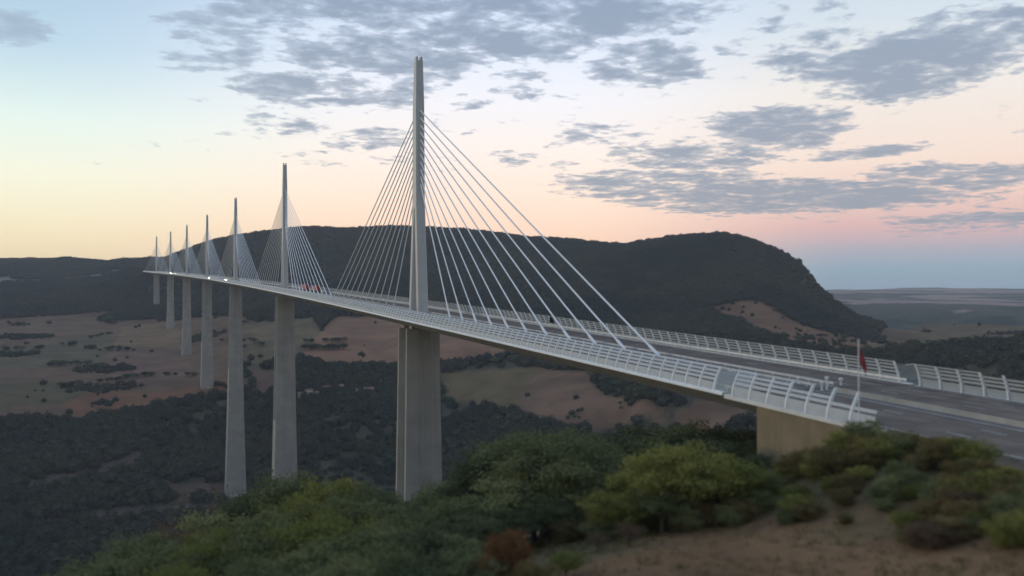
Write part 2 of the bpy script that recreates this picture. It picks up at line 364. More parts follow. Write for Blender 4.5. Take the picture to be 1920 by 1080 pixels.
def leaf_mat(name, ca, cb, trans=0.25):
    m = bpy.data.materials.new(name); m.use_nodes = True; g = NT(m.node_tree); t = m.node_tree
    tc = g.n('ShaderNodeTexCoord').outputs['Object']
    oi = g.n('ShaderNodeObjectInfo').outputs['Random']
    nz = g.m('ADD', g.noise(tc, 0.45, 3, 0.6), g.m('MULTIPLY', g.m('SUBTRACT', oi, 0.5), 0.35))
    c = g.mix(g.rng(nz, 0.3, 0.72), ca+(1,), cb+(1,))
    c = g.mix(g.rng(g.noise(tc, 3.5, 2), 0.35, 0.7, 0.0, 0.5), c, tuple(q*0.6 for q in ca)+(1,))
    df = g.n('ShaderNodeBsdfDiffuse'); g.put(df.inputs[0], c)
    tl = g.n('ShaderNodeBsdfTranslucent'); g.put(tl.inputs[0], c)
    mx = g.n('ShaderNodeMixShader'); mx.inputs[0].default_value = trans
    g.put(mx.inputs[1], df.outputs[0]); g.put(mx.inputs[2], tl.outputs[0])
    t.nodes.remove(t.nodes['Principled BSDF']); g.put(t.nodes['Material Output'].inputs[0], mx.outputs[0])
    return m
def forest_mat():
    m = leaf_mat('leaf_forest', (0.034,0.042,0.032), (0.095,0.090,0.055), 0.1); t = m.node_tree; g = NT(t)
    loc = g.n('ShaderNodeObjectInfo').outputs['Location']
    rnd = g.n('ShaderNodeObjectInfo').outputs['Random']
    a = g.noise(loc, 0.0045, 4, 0.6); b = g.noise(g.vm('ADD', loc, (900.0, 300.0, 0.0)), 0.011, 3, 0.6)
    c = g.mix(g.rng(a, 0.38, 0.66), (0.046,0.056,0.044,1), (0.090,0.082,0.056,1))
    c = g.mix(g.rng(b, 0.55, 0.70, 0.0, 0.6), c, (0.085,0.095,0.045,1))
    c = g.mix(g.m('MULTIPLY', rnd, 0.35), c, (0.030,0.038,0.030,1))
    for n in t.nodes:
        if n.type in ('BSDF_DIFFUSE', 'BSDF_TRANSLUCENT'):
            for l in list(n.inputs[0].links): t.links.remove(l)
            t.links.new(c, n.inputs[0])
    return m
LEAF = [leaf_mat('leaf_olive', (0.16,0.178,0.082), (0.31,0.315,0.14)),
        leaf_mat('leaf_dark', (0.10,0.12,0.062), (0.20,0.212,0.10)),
        leaf_mat('leaf_yellow_green', (0.19,0.20,0.06), (0.36,0.33,0.095)),
        leaf_mat('leaf_brown', (0.15,0.10,0.066), (0.22,0.155,0.10)),
        leaf_mat('leaf_orange', (0.17,0.082,0.036), (0.23,0.13,0.06)),
        leaf_mat('leaf_tan', (0.17,0.135,0.058), (0.27,0.20,0.09)),
        forest_mat()]

# ---------------------------------------------------------------- ground
FIELDS = [((0.16, 0.095, 0.056), [(-451, 1943),
 (-322, 1991),
 (-204, 2051),
 (-185, 2017),
 (-213, 1916),
 (-142, 1897),
 (-53, 1875),
 (42, 1748),
 (92, 1565),
 (87, 1277),
 (10, 1091),
 (24, 1028),
 (-4, 981),
 (-64, 994),
 (-103, 987),
 (-147, 967),
 (-188, 938),
 (-289, 964)]),
 ((0.2, 0.095, 0.051), [(-211, 1055),
 (-153, 1082),
 (-77, 1054),
 (0, 1043),
 (10, 976),
 (-84, 983),
 (-147, 971),
 (-182, 943)]),
 ((0.124, 0.095, 0.047), [(-316, 1127),
 (-225, 1139),
 (-148, 1113),
 (-206, 1006),
 (-293, 986)]),
 ((0.216, 0.131, 0.073), [(-165, 1791),
 (-53, 1825),
 (-45, 1442),
 (-163, 1525)]),
 ((0.136, 0.101, 0.056), [(-276, 1557),
 (-193, 1664),
 (-163, 1525),
 (-162, 1242),
 (-267, 1259),
 (-341, 1276),
 (-366, 1428)]),
 ((0.18, 0.104, 0.071), [(-163, 1423),
 (-58, 1428),
 (-29, 1116),
 (-113, 1100),
 (-159, 1201)]),
 ((0.16, 0.116, 0.061), [(74, 1589),
 (192, 1469),
 (163, 1227),
 (96, 1075),
 (45, 1143)]),
 ((0.248, 0.131, 0.076), [(151, 1232),
 (189, 1389),
 (235, 1471),
 (360, 1426),
 (392, 1217),
 (434, 1041),
 (422, 997),
 (328, 1010),
 (249, 1025),
 (153, 1062),
 (115, 1130)]),
 ((0.168, 0.101, 0.066), [(31, 1115),
 (93, 1050),
 (95, 980),
 (21, 984)]),
 ((0.152, 0.104, 0.051), [(293, 978),
 (355, 968),
 (417, 911),
 (434, 838),
 (368, 691),
 (323, 771),
 (292, 849),
 (265, 881)]),
 ((0.18, 0.104, 0.064), [(415, 907),
 (456, 816),
 (422, 686),
 (439, 578),
 (541, 553),
 (463, 430),
 (434, 570),
 (374, 645),
 (334, 710),
 (336, 785)]),
 ((0.188, 0.101, 0.056), [(859, 1126),
 (924, 1127),
 (966, 1104),
 (971, 1020),
 (1007, 979),
 (1219, 1079),
 (795, 643),
 (748, 674),
 (716, 722),
 (836, 987)]),
 ((0.148, 0.098, 0.051), [(1216, 1082),
 (2095, 1917),
 (2184, 1796),
 (1506, 923),
 (880, 441),
 (858, 569),
 (828, 627),
 (785, 638)]),
 ((0.12, 0.085, 0.064), [(-205, 747),
 (-164, 783),
 (-112, 823),
 (-89, 847),
 (-83, 829),
 (-100, 776),
 (-161, 744),
 (-197, 718)]),
 ((0.104, 0.073, 0.059), [(-199, 657),
 (-156, 680),
 (-83, 692),
 (-27, 687),
 (-27, 674),
 (-107, 667),
 (-184, 640)]),
 ((0.12, 0.085, 0.049), [(622, 917),
 (714, 913),
 (702, 825),
 (634, 791)]),
 ((0.128, 0.088, 0.059), [(-83, 735),
 (-19, 726),
 (-21, 690),
 (-68, 696)])]        # (albedo, outline in metres), later ones lie over earlier ones
def inside(poly, x, y):
    r = np.zeros(len(x), bool); n = len(poly)
    for i in range(n):
        (x1, y1), (x2, y2) = poly[i], poly[i-1]
        c = ((y1 > y) != (y2 > y)) & (x < (x2-x1)*(y-y1)/((y2-y1) if y2 != y1 else 1e-9)+x1); r ^= c
    return r
def field_index(x, y):
    """-1 woodland, otherwise the parcel"""
    wx = x + fbm(x, y, 90.0, 3)*40; wy = y + fbm(x+900, y-400, 90.0, 3)*40
    idx = np.full(len(x), -1)
    for i, (c, poly) in enumerate(FIELDS): idx[inside(poly, wx, wy)] = i
    return idx
def scree(x, y, d):
    azd = np.degrees(np.arctan2(x-CAM[0], y-CAM[1]))
    return sstep(0.53, 0.62, fbm(x+5000, y, 160.0, 3)+0.5)*sstep(2550, 2800, d)*(azd < 1.5)*(azd > -12)*(d < 3350)
def make_ground():
    r = np.exp(np.arange(math.log(6.0), math.log(11400.0), 0.0090))
    fine = np.arange(-17.0, 60.0, 0.155); rest = np.arange(60.0, 343.0, 3.145)
    az = np.radians(np.concatenate([fine, rest])); nr, na = len(r), len(az)
    X = CAM[0] + r[:,None]*np.sin(az)[None,:]; Y = CAM[1] + r[:,None]*np.cos(az)[None,:]
    x, y = X.ravel(), Y.ravel(); z = ground(x, y); d = np.hypot(x-CAM[0], y-CAM[1])
    v = np.column_stack([x, y, z]); c0 = len(v)
    v = np.vstack([v, [[CAM[0], CAM[1], z[:na].mean()]]])
    i = np.arange(nr-1)[:,None]*na; j = np.arange(na)[None,:]; j2 = (j+1) % na
    f = np.stack([i+j, i+na+j, i+na+j2, i+j2], -1).reshape(-1, 4)
    me = bpy.data.meshes.new('ground')
    tri = np.stack([np.full(na, c0), np.arange(na), (np.arange(na)+1) % na], -1)
    nl = f.size + tri.size
    me.vertices.add(len(v)); me.vertices.foreach_set('co', v.astype(np.float32).ravel())
    me.loops.add(nl); me.loops.foreach_set('vertex_index', np.concatenate([f.ravel(), tri.ravel()]).astype(np.int32))
    me.polygons.add(len(f)+len(tri))
    me.polygons.foreach_set('loop_start', np.concatenate([np.arange(len(f))*4, f.size+np.arange(len(tri))*3]).astype(np.int32))
    me.polygons.foreach_set('use_smooth', np.ones(len(f)+len(tri), bool))
    me.update(); me.validate()
    # soil, meadow and woodland-floor colours
    col = np.empty((len(v), 4), np.float32); col[:] = (0.085, 0.075, 0.048, 1)
    idx = field_index(x, y)
    for k, (c, _) in enumerate(FIELDS): col[:c0][idx == k, :3] = c
    n1 = fbm(x, y, 420.0, 4)+0.5; n2 = fbm(x+5000, y, 160.0, 3)+0.5
    rr = sstep(2400, 3200, d)*(np.degrees(np.arctan2(x-CAM[0], y-CAM[1])) > 36)        # patchwork of the far valley
    patch = np.where((n1 > 0.52)[:,None], [0.30,0.205,0.165], np.where((n2 > 0.5)[:,None], [0.05,0.055,0.04], [0.09,0.082,0.058]))
    col[:c0,:3] = col[:c0,:3]*(1-rr[:,None]) + patch*rr[:,None]
    # limestone scree and pale soil near the plateau rim on the left
    sc = scree(x, y, d)
    col[:c0,:3] = col[:c0,:3]*(1-sc[:,None]) + np.array([0.22,0.17,0.14])*sc[:,None]
    near = 1-sstep(115, 170, d)
    n3 = fbm(x, y, 22.0, 4)+0.5; n4 = fbm(x+300, y+80, 9.0, 3)+0.5
    bare = sstep(0.42, 0.60, n3 + 0.45*(1-sstep(54, 70, d)) - 0.14)
    nc = np.array([0.145,0.118,0.062])*(1-bare[:,None]) + np.array([0.225,0.132,0.068])*bare[:,None]
    nc = nc*(0.8+0.4*n4[:,None])
    col[:c0,:3] = col[:c0,:3]*(1-near[:,None]) + nc*near[:,None]
    at_ = me.color_attributes.new('soil', 'FLOAT_COLOR', 'POINT'); at_.data.foreach_set('color', col.ravel())
    m = bpy.data.materials.new('soil_and_meadow'); m.use_nodes = True; g = NT(m.node_tree); b = m.node_tree.nodes['Principled BSDF']
    a = g.n('ShaderNodeAttribute', attribute_name='soil').outputs['Color']
    tc = g.n('ShaderNodeTexCoord').outputs['Object']
    v1 = g.rng(g.noise(tc, 0.02, 8, 0.62), 0.3, 0.7, 0.78, 1.22); v2 = g.rng(g.noise(tc, 0.9, 5, 0.6), 0.3, 0.7, 0.85, 1.15)
    sc_ = g.vm('SCALE', a); sc_.node.inputs['Scale'].default_value = 1; g.put(sc_.node.inputs['Scale'], g.m('MULTIPLY', v1, v2))
    g.put(b.inputs['Base Color'], sc_); b.inputs['Roughness'].default_value = 0.95; b.inputs['Specular IOR Level'].default_value = 0.1
    bn = g.n('ShaderNodeBump'); bn.inputs['Strength'].default_value = 0.6; bn.inputs['Distance'].default_value = 0.3
    g.put(bn.inputs['Height'], g.noise(tc, 0.7, 6, 0.65)); g.put(b.inputs['Normal'], bn.outputs[0])
    me.materials.append(m)
    o = link('ground', me); tag(o, 'valley floor, far bank fields and wooded plateau flanks', kind='structure')
    return o
make_ground()

# ---------------------------------------------------------------- road behind the abutment
def strip(name, e0, e1, s0, s1, h, m, parent=None, step=10.0):
    b = MB(); n = max(2, int((s1-s0)/step)+1); p = None
    for i in range(n):
        s = s0+(s1-s0)*i/(n-1); p = b.ring([line(s, e0, h), line(s, e1, h)], p, close=False)
    return b.build(name, m, parent)
for nm, e0, e1 in (('road', -14.5, -1.5), ('road', 1.5, 14.5)):
    tag(strip(nm, e0, e1, -900, -204.4, 0.0, M_ASPH), 'dark asphalt motorway carriageway behind the abutment', kind='structure')
for e0, e1 in ((-11.5, -0.8), (0.8, 11.5)):
    tag(strip('road', e0, e1, 2256.5, 2900, 0.0, M_ASPH), 'dark asphalt carriageway on the plateau past the far end of the viaduct', kind='structure')
tag(strip('median_strip', -1.5, 1.5, -900, -204.4, 0.0, M_MEDIAN), 'grey concrete strip between the carriageways', kind='structure')
def dashes():
    b = MB()
    for e0, e1 in ((-14.5, -1.5), (1.5, 14.5)):
        for ee in (e0+0.7, e1-0.9): b.ring([line(-204.6, ee, 0.006), line(-204.6, ee+0.2, 0.006)], b.ring([line(-420, ee, 0.006), line(-420, ee+0.2, 0.006)]), close=False)
        for k in range(16):
            for q in (1/3., 2/3.):
                ee = e0+(e1-e0)*q; s = -208-13*k
                b.ring([line(s, ee, 0.006), line(s, ee+0.16, 0.006)], b.ring([line(s-3, ee, 0.006), line(s-3, ee+0.16, 0.006)]), close=False)
    return b.build('road_marking', M_LINE)
tag(dashes(), 'worn white lane lines on the motorway behind the abutment', kind='structure')
def sloped(name, e0, h0, e1, h1, s0, s1, m):
    b = MB(); p = None
    for i in range(68): s = s0+(s1-s0)*i/67; p = b.ring([line(s, e0, h0), line(s, e1, h1)], p, close=False)
    return b.build(name, m)
tag(sloped('verge', -18.0, -0.6, -14.5, -0.02, -900, -231.6, M_VERGE), 'gravel verge beside the carriageway', kind='structure')

# ---------------------------------------------------------------- viaduct
VIA = empty('viaduct', tuple(line(0, 0, -98.0)))
tag(VIA, 'long cable-stayed motorway viaduct on tall tapering concrete piers across the valley', 'bridge')
OFF = Vector(VIA.location)
def V(s, e, h): return tuple(Vector(line(s, e, h)) - OFF)
S0, S1 = -204.0, 2256.0
def sweep(profile, s0, s1, step, name, m, parent, closed=True, smooth=False):
    b = MB(); n = max(2, int((s1-s0)/step)+1)
    b.loft([[V(s0+(s1-s0)*i/(n-1), e, h) for e, h in profile] for i in range(n)], close=closed, caps=closed)
    return b.build(name, m, parent, smooth)
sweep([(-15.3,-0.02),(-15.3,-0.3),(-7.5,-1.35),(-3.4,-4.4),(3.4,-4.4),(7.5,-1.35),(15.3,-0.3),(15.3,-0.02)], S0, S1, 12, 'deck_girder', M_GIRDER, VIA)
for e0, e1 in ((-13.9,-1.9), (1.9,13.9)):
    b = MB(); p = None
    for i in range(206):
        s = S0+(S1-S0)*i/205; p = b.ring([V(s, e0, 0.02), V(s, e1, 0.02)], p, close=False)
    cw = b.build('carriageway', M_ASPH, VIA)
    b = MB()
    for ee in (e0+0.5, e1-0.6):
        p = None
        for i in range(206):
            s = S0+(S1-S0)*i/205; p = b.ring([V(s, ee, 0.03), V(s, ee+0.18, 0.03)], p, close=False)
    s = S0+2
    while s < 900:
        for q in (1/3., 2/3.):
            ee = e0+(e1-e0)*q
            b.ring([V(s, ee, 0.03), V(s, ee+0.15, 0.03)], b.ring([V(s+3, ee, 0.03), V(s+3, ee+0.15, 0.03)]), close=False)
        s += 13
    tag(b.build('lane_marking', M_LINE, cw), kind='stuff')
sweep([(-1.9,0.0),(-1.9,0.12),(1.9,0.12),(1.9,0.0)], S0, S1, 12, 'median', M_MEDIAN, VIA)

# guard rails: beam and posts
def guard_rail(e, s0, s1, top, name='guard_rail'):
    g_ = sweep([(e-0.05,top-0.32),(e+0.05,top-0.28),(e+0.05,top),(e-0.05,top)], s0, s1, 12, name, M_RAIL, VIA)
    b = MB(); s = s0+1
    while s < min(s1, 700):
        a = V(s, e, 0.0); b.box(a[0]-0.05, a[0]+0.05, a[1]-0.06, a[1]+0.06, a[2], a[2]+top-0.2); s += 4.0
    tag(b.build('post', M_RAIL, g_), kind='stuff')
for e in (-1.75, 1.75): guard_rail(e, S0, S1, 0.80)
for e in (-13.95, 13.95): guard_rail(e, S0, S1, 0.85)

# wind screens
EDGE, TOPH = 15.0, 3.02
def bow(h): return EDGE - 1.05*(max(h, 0)/3.0)**1.8
BAY = 3.4
BANDS = [(1.32,1.62), (1.84,2.12), (2.33,2.59), (2.80,3.0)]
def rib_mesh(side, top=TOPH):
    b = MB(); rings = []
    for i in range(8):
        h = -0.26+(top+0.26)*i/7; e = bow(h); w = 0.25-0.07*i/7
        rings.append([(side*(e+0.10),-w/2,h),(side*(e+0.10),w/2,h),(side*(e-w*0.5-0.12),w/2,h),(side*(e-w*0.5-0.12),-w/2,h)])
    b.loft(rings); return b.mesh('rib', M_RIB)
def band_mesh(side, h0, h1, m, name, L=BAY-0.2, th=0.035):
    b = MB(); n = 3 if h1-h0 > 0.6 else 2
    out = [(side*(bow(h0+(h1-h0)*i/(n-1))+0.03), h0+(h1-h0)*i/(n-1)) for i in range(n)]
    prof = out + [(e-side*th*2.0, h) for e, h in out[::-1]]
    b.loft([[(e,-L/2,h) for e, h in prof], [(e,L/2,h) for e, h in prof]]); return b.mesh(name, m)
TILT = math.atan(SLOPE)
def put(name, mesh, s, parent):
    o = link(name, mesh, parent); o.location = V(s, 0, 0); o.rotation_euler = (TILT, 0, -KURV*s); return o
N_NEAR = 60                      # bays built piece by piece, then the rest of the screen joined
SA = -201.6                      # last rib before the joint
for side in (-1, 1):
    scr = sweep([(side*14.6,0.0),(side*14.6,0.16),(side*15.25,0.16),(side*15.34,0.02),(side*15.34,-0.27),(side*15.2,-0.27),(side*15.2,0.0)], S0, S1, 12, 'wind_screen', M_RIB, VIA)
    scr['label'] = 'curved wind screen of ribs, slats and base panels on the %s edge of the deck' % ('east' if side < 0 else 'west')
    rm = rib_mesh(side); pm = band_mesh(side, 0.17, 1.10, M_PANEL, 'panel'); sm = [band_mesh(side, a, c, M_SLAT, 'slat') for a, c in BANDS]
    for k in range(N_NEAR+1):
        put('rib', rm, SA+k*BAY, scr)
        if k < N_NEAR: put('panel', pm, SA+(k+0.5)*BAY, scr)
        if k < 36:
            for q in sm: put('slat', q, SA+(k+0.5)*BAY, scr)
    b = MB(); s = SA+36*BAY
    for a, c in BANDS:
        out = [(side*(bow(a)+0.03), a), (side*(bow(c)+0.03), c)]; prof = out+[(e-side*0.07, h) for e, h in out[::-1]]
        n = 190; b.loft([[V(s+(S1-s)*i/n, e, h) for e, h in prof] for i in range(n+1)])
    tag(b.build('slat', M_SLAT, scr), kind='stuff')
    sf = SA+N_NEAR*BAY; b = MB(); out = [(side*(bow(h)+0.03), h) for h in (0.17,0.6,1.10)]; prof = out+[(e-side*0.07, h) for e, h in out[::-1]]
    b.loft([[V(sf+(S1-sf)*i/190, e, h) for e, h in prof] for i in range(191)]); tag(b.build('panel', M_PANEL, scr), kind='stuff')
    b = MB(); s = sf+BAY
    while s < S1:
        rings = []
        for i in range(4):
            h = -0.25+3.27*i/3; e = bow(h); rings.append([V(s-0.06,side*(e+0.04),h),V(s+0.06,side*(e+0.04),h),V(s+0.06,side*(e-0.06),h),V(s-0.06,side*(e-0.06),h)])
        b.loft(rings); s += BAY
    tag(b.build('rib', M_RIB, scr), kind='stuff')

# pylons, piers and stays
def octa(wx, dy, z, cx=0.0, cy=0.0, fx=0.36, fy=0.34):
    a, b_ = wx/2, dy/2; i, j = a*fx, b_*fy
    return [(cx-i,cy-b_,z),(cx+i,cy-b_,z),(cx+a,cy-j,z),(cx+a,cy+j,z),(cx+i,cy+b_,z),(cx-i,cy+b_,z),(cx-a,cy+j,z),(cx-a,cy-j,z)]
def pylon_mesh():
    b = MB()
    for sg in (-1, 1):
        b.loft([octa(3.5-0.5*t, 3.4-0.2*t, -0.3+38.3*t, 0, sg*(5.1-3.75*t), 0.62, 0.7) for t in (0, 0.25, 0.5, 0.75, 1.0)])
    b.loft([octa(3.04, 6.0, 35.5, 0, 0, 0.62, 0.8), octa(3.0, 5.9, 44, 0, 0, 0.62, 0.8), octa(2.9, 5.2, 70, 0, 0, 0.62, 0.8), octa(2.35, 3.5, 85.6, 0, 0, 0.62, 0.8)])
    for sg in (-1, 1): b.box(sg*0.78-0.3, sg*0.78+0.3, -1.2, 1.2, 85.4, 87.0)
    return b.mesh('pylon', M_PYLON)
PM = pylon_mesh()
def pier_w(t): return 11.2+0.021*t+0.0001*t*t
def pier_mesh(H):
    b = MB(); sp = min(90.0, H+6.0)
    for sg in (-1, 1):
        b.loft([octa(pier_w(t), 5.0+0.018*t, -t, 0, sg*(5.25+0.012*t), 0.36, 0.30) for t in (0.6, sp*0.33, sp*0.66, sp)])
        b.box(-4.2, 4.2, sg*5.25-1.9, sg*5.25+1.9, -0.7, 0.35)
    if H > 90:
        bot = H+6.0
        ts = [86.0, 90.0]+[90+(bot-90)*k/5 for k in range(1, 6)]
        b.loft([octa(pier_w(t)-0.02, 19.25+0.03*max(0, t-90), -t, 0, 0, 0.36, 0.755) for t in ts])
    return b.mesh('pier', M_CONC)
for i in range(7):
    s = 342.0*i
    py = link('pylon', PM, VIA); py.location = V(s, 0, 0.12); py.rotation_euler = (0, 0, -KURV*s)
    pr = link('pier', pier_mesh(PIER_H[i]), VIA); pr.location = V(s, 0, -GIRDER-0.05); pr.rotation_euler = (0, 0, -KURV*s)
    base = Vector(py.location)
    for sg in (-1, 1):
        for k in range(11):
            off = 36.0+12.51*k; b = MB()
            top = Vector((0, sg*(2.3 if k < 6 else 2.1), 43.9+2.46*k))
            ft = Vector(V(s+sg*off, 0, 0.55)) - base
            d = (top-ft).normalized()
            b.tube(ft-d*0.3, top+d*(-0.4), 0.19, 0.19, 6)
            b.tube(ft-d*0.5, ft+d*3.2, 0.30, 0.28, 8)
            b.tube(top-d*2.4, top, 0.25, 0.25, 6)
            cb = b.build('stay_cable', M_STAY, py, smooth=False)

# abutment with its end parapet
ab = empty('abutment', tuple(line(-218, 0, -16.0))); tag(ab, 'buff concrete bridge abutment with end parapet under the near end of the deck', 'abutment')
AO = Vector(ab.location)
def VA(s, e, h): return tuple(Vector(line(s, e, h)) - AO)
b = MB()
b.loft([[VA(s, e, h) for e, h in ((-15.2,-0.55),(-15.2,-14.0),(15.2,-14.0),(15.2,-0.55))] for s in (-232.0, -211.0)])
b.build('wall', M_ABUT, ab)
b = MB(); b.loft([[VA(s, e, h) for e, h in ((-15.35,-0.05),(-15.35,-0.54),(15.35,-0.54),(15.35,-0.05))] for s in (-231.5, -204.4)]); b.build('slab', M_STEEL, ab)
def puta(name, mesh, s):
    o = link(name, mesh, ab); o.location = VA(s, 0, 0); o.rotation_euler = (TILT, 0, 0); return o
for side in (-1, 1):
    rm = rib_mesh(side, 3.0); pm = band_mesh(side, 0.0, 1.05, M_PANEL, 'panel', 3.3); sl = [band_mesh(side, a, c, M_SLAT, 'slat', 3.3) for a, c in BANDS]
    clear = band_mesh(side, 1.1, 2.75, M_CLEAR, 'clear_sheet', 3.3, 0.02)
    ribs = [-205.6-3.45*k for k in range(7)]
    for k, s in enumerate(ribs): puta('rib', rm, s)
    have = [(0,1,2,3), (0,1,2), (0,1,2), (0,1), (0,1), (0,)]
    for k in range(6):
        puta('panel', pm, ribs[k]-1.72)
        for q in (have[k] if side < 0 else (0,1,2,3)[:4-(k > 2)]): puta('slat', sl[q], ribs[k]-1.72)
    puta('clear_sheet', clear, ribs[0]-1.72)
    puta('panel', pm, ribs[6]-1.75); puta('slat', sl[0], ribs[6]-1.75)
    jo = band_mesh(side, 0.0, 2.7, M_CLEAR, 'clear_sheet', 3.4, 0.02); puta('clear_sheet', jo, -203.6)
    b = MB(); b.tube(VA(ribs[0], side*bow(2.95), 2.95), VA(-203.6, side*bow(2.7), 2.7), 0.04); b.build('edge_rod', M_RIB, ab)

# parapet rails along the road further back, on the far side
pr = empty('roadside_barrier', tuple(line(-236, 15, 0))); tag(pr, 'grey multi-rail roadside barrier continuing past the west end of the viaduct', 'barrier')
PO = Vector(pr.location)
for h, w in ((0.32,0.5), (0.95,0.26), (1.45,0.22), (1.9,0.22)):
    b = MB(); b.loft([[tuple(Vector(line(s, e, h_))-PO) for e, h_ in ((15.0,h-w/2),(15.12,h-w/2),(15.12,h+w/2),(15.0,h+w/2))] for s in (-300, -233)]); b.build('rail', M_RAIL, pr)
for k in range(20):
    s = -233.2-3.4*k; b = MB(); a = Vector(line(s, 15.2, 0))-PO; b.box(a.x-0.07, a.x+0.07, a.y-0.07, a.y+0.07, a.z-0.5, a.z+2.0); b.build('post', M_RAIL, pr)
cb = empty('median_barrier', tuple(line(-240, 0, 0))); tag(cb, 'low pale concrete barrier between the carriageways behind the abutment', 'barrier')
CO = Vector(cb.location)
b = MB(); b.loft([[tuple(Vector(line(s, e, h))-CO) for e, h in ((-0.62,0.0),(-0.52,0.18),(-0.46,0.55),(-0.30,0.55),(-0.24,0.18),(-0.14,0.0))] for s in (-330, -207)]); b.build('barrier_wall', mat('barrier_concrete', (0.42,0.37,0.30), 0.9), cb)

# ---------------------------------------------------------------- small things on the deck
def bollard(s, e, h, label):
    t = empty('marker_post', tuple(line(s, e, 0.0 if s < -204.2 else 0.12))); tag(t, label, 'post')
    b = MB(); n = 10
    b.loft([[(0.16*math.cos(2*math.pi*i/n)*q, 0.16*math.sin(2*math.pi*i/n)*q, z) for i in range(n)] for z, q in ((0,1.1),(0.05,1.1),(0.06,0.85),(h-0.35,0.8))]); b.build('post', M_WHITE, t)
    b = MB(); b.loft([[(0.26*math.cos(2*math.pi*i/n)*q, 0.26*math.sin(2*math.pi*i/n)*q, z) for i in range(n)] for z, q in ((h-0.35,0.8),(h-0.3,1),(h-0.06,1),(h,0.7))]); b.build('cap', M_WHITE, t)
bollard(-199.6, -0.4, 1.0, 'slim white marker post with cap on the median just before the deck joint')
bollard(-205.4, -1.3, 1.2, 'white marker post standing by the carriageway edge past the joint, taller of two')
bollard(-204.9, -0.1, 1.7, 'tall white marker post with cap behind a shorter one at the joint')
bollard(-202.6, 4.1, 1.0, 'white marker post with wide cap out on the west carriageway shoulder')
def sign_box():
    t = empty('sign_cabinet', tuple(line(-81, 14.3, 0.1))); tag(t, 'small square dark sign cabinet on the west wind screen', 'sign')
    b = MB(); b.box(-0.08, 0.08, -0.08, 0.08, 0, 1.2); b.build('post', M_RAIL, t)
    b = MB(); b.box(-0.65, 0.65, -0.14, 0.14, 1.15, 2.55); b.build('cabinet', M_DARK, t)
    b = MB(); b.box(-0.72, 0.72, -0.2, 0.16, 2.552, 2.62); b.build('hood', M_DARK, t)
sign_box()
FP = at(1610, 819, 92.0)
def flag_pole():
    gz = float(ground([FP[0]], [FP[1]])[0]); t = empty('flag_pole', (FP[0], FP[1], gz)); tag(t, 'white flag pole with limp red flag beside the abutment', 'flag pole')
    top = at(1611, 640, 92.0)[2]-gz
    b = MB(); b.tube((0,0,0), (0,0,top), 0.085, 0.05, 10); b.build('pole', M_WHITE, t)
    b = MB(); b.tube((0,0,top), (0,0,top+0.12), 0.09, 0.05, 10); b.build('finial', M_WHITE, t)
    b = MB(); b.box(-0.3, 0.3, -0.3, 0.3, -0.6, 0.35); b.build('footing', M_CONC, t)
    b = MB(); nx, nz = 12, 16; idx = {}
    for j in range(nz+1):
        w = j/nz
        for i in range(nx+1):
            u = i/nx; span = 0.50+0.40*math.sin(math.pi*min(1, w*0.9))*(1-0.2*w)
            xx = 0.05+u*span*(0.5+0.5*w)*0.95; yy = 0.16*math.sin(u*9+w*1.5)*u**0.5; zz = top-0.55-w*(1.5+0.6*u)-u*0.5
            idx[i,j] = len(b.v); b.v.append((xx, yy, zz))
    for j in range(nz):
        for i in range(nx): b.f.append((idx[i,j], idx[i+1,j], idx[i+1,j+1], idx[i,j+1]))
    fl = b.build('flag', M_RED, t, True); sd = fl.modifiers.new('thickness', 'SOLIDIFY'); sd.thickness = 0.01
    t.rotation_euler.z = -0.75
flag_pole()

def wheel_mesh(r, w):
    b = MB(); n = 14
    b.loft([[(x, r*q*math.cos(2*math.pi*i/n), r*q*math.sin(2*math.pi*i/n)) for i in range(n)] for x, q in ((-w/2,0.9),(-w/2+0.03,1),(w/2-0.03,1),(w/2,0.9))]); return b.mesh('wheel', M_TYRE)
WL, WC = wheel_mesh(0.5, 0.35), wheel_mesh(0.32, 0.2)
def lorry(s, e, label):
    t = empty('lorry', tuple(line(s, e, 0.03)), -KURV*s); t.rotation_euler.x = TILT; tag(t, label, 'lorry', None)
    b = MB(); b.box(-1.28, 1.28, -8.2, 5.4, 1.15, 4.0); b.build('trailer', M_LORRY, t)
    b = MB(); b.loft([[(x, y, z) for x in (-1.22,) for y, z in ((6.0,0.9),(8.3,0.9),(8.3,2.2),(8.0,3.6),(6.0,3.75))], [(1.22, y, z) for y, z in ((6.0,0.9),(8.3,0.9),(8.3,2.2),(8.0,3.6),(6.0,3.75))]])
    b.build('cab', M_LORRY, t)
    b = MB(); b.box(-1.05, 1.05, 8.1, 8.34, 2.3, 3.3); b.build('windscreen', M_GLASSD, t)
    b = MB(); b.box(-0.5, 0.5, -8.0, 8.0, 0.7, 1.148); b.build('chassis', M_DARK, t)
    for y in (-6.5,-5.2,-3.9,4.4,7.2):
        for x in (-1.05, 1.05): w = link('wheel', WL, t); w.location = (x, y, 0.5)
lorry(302, 8.0, 'red curtain-sided lorry on the west carriageway behind the second pylon stays')
lorry(262, 8.0, 'red lorry running ahead of another red lorry on the viaduct')
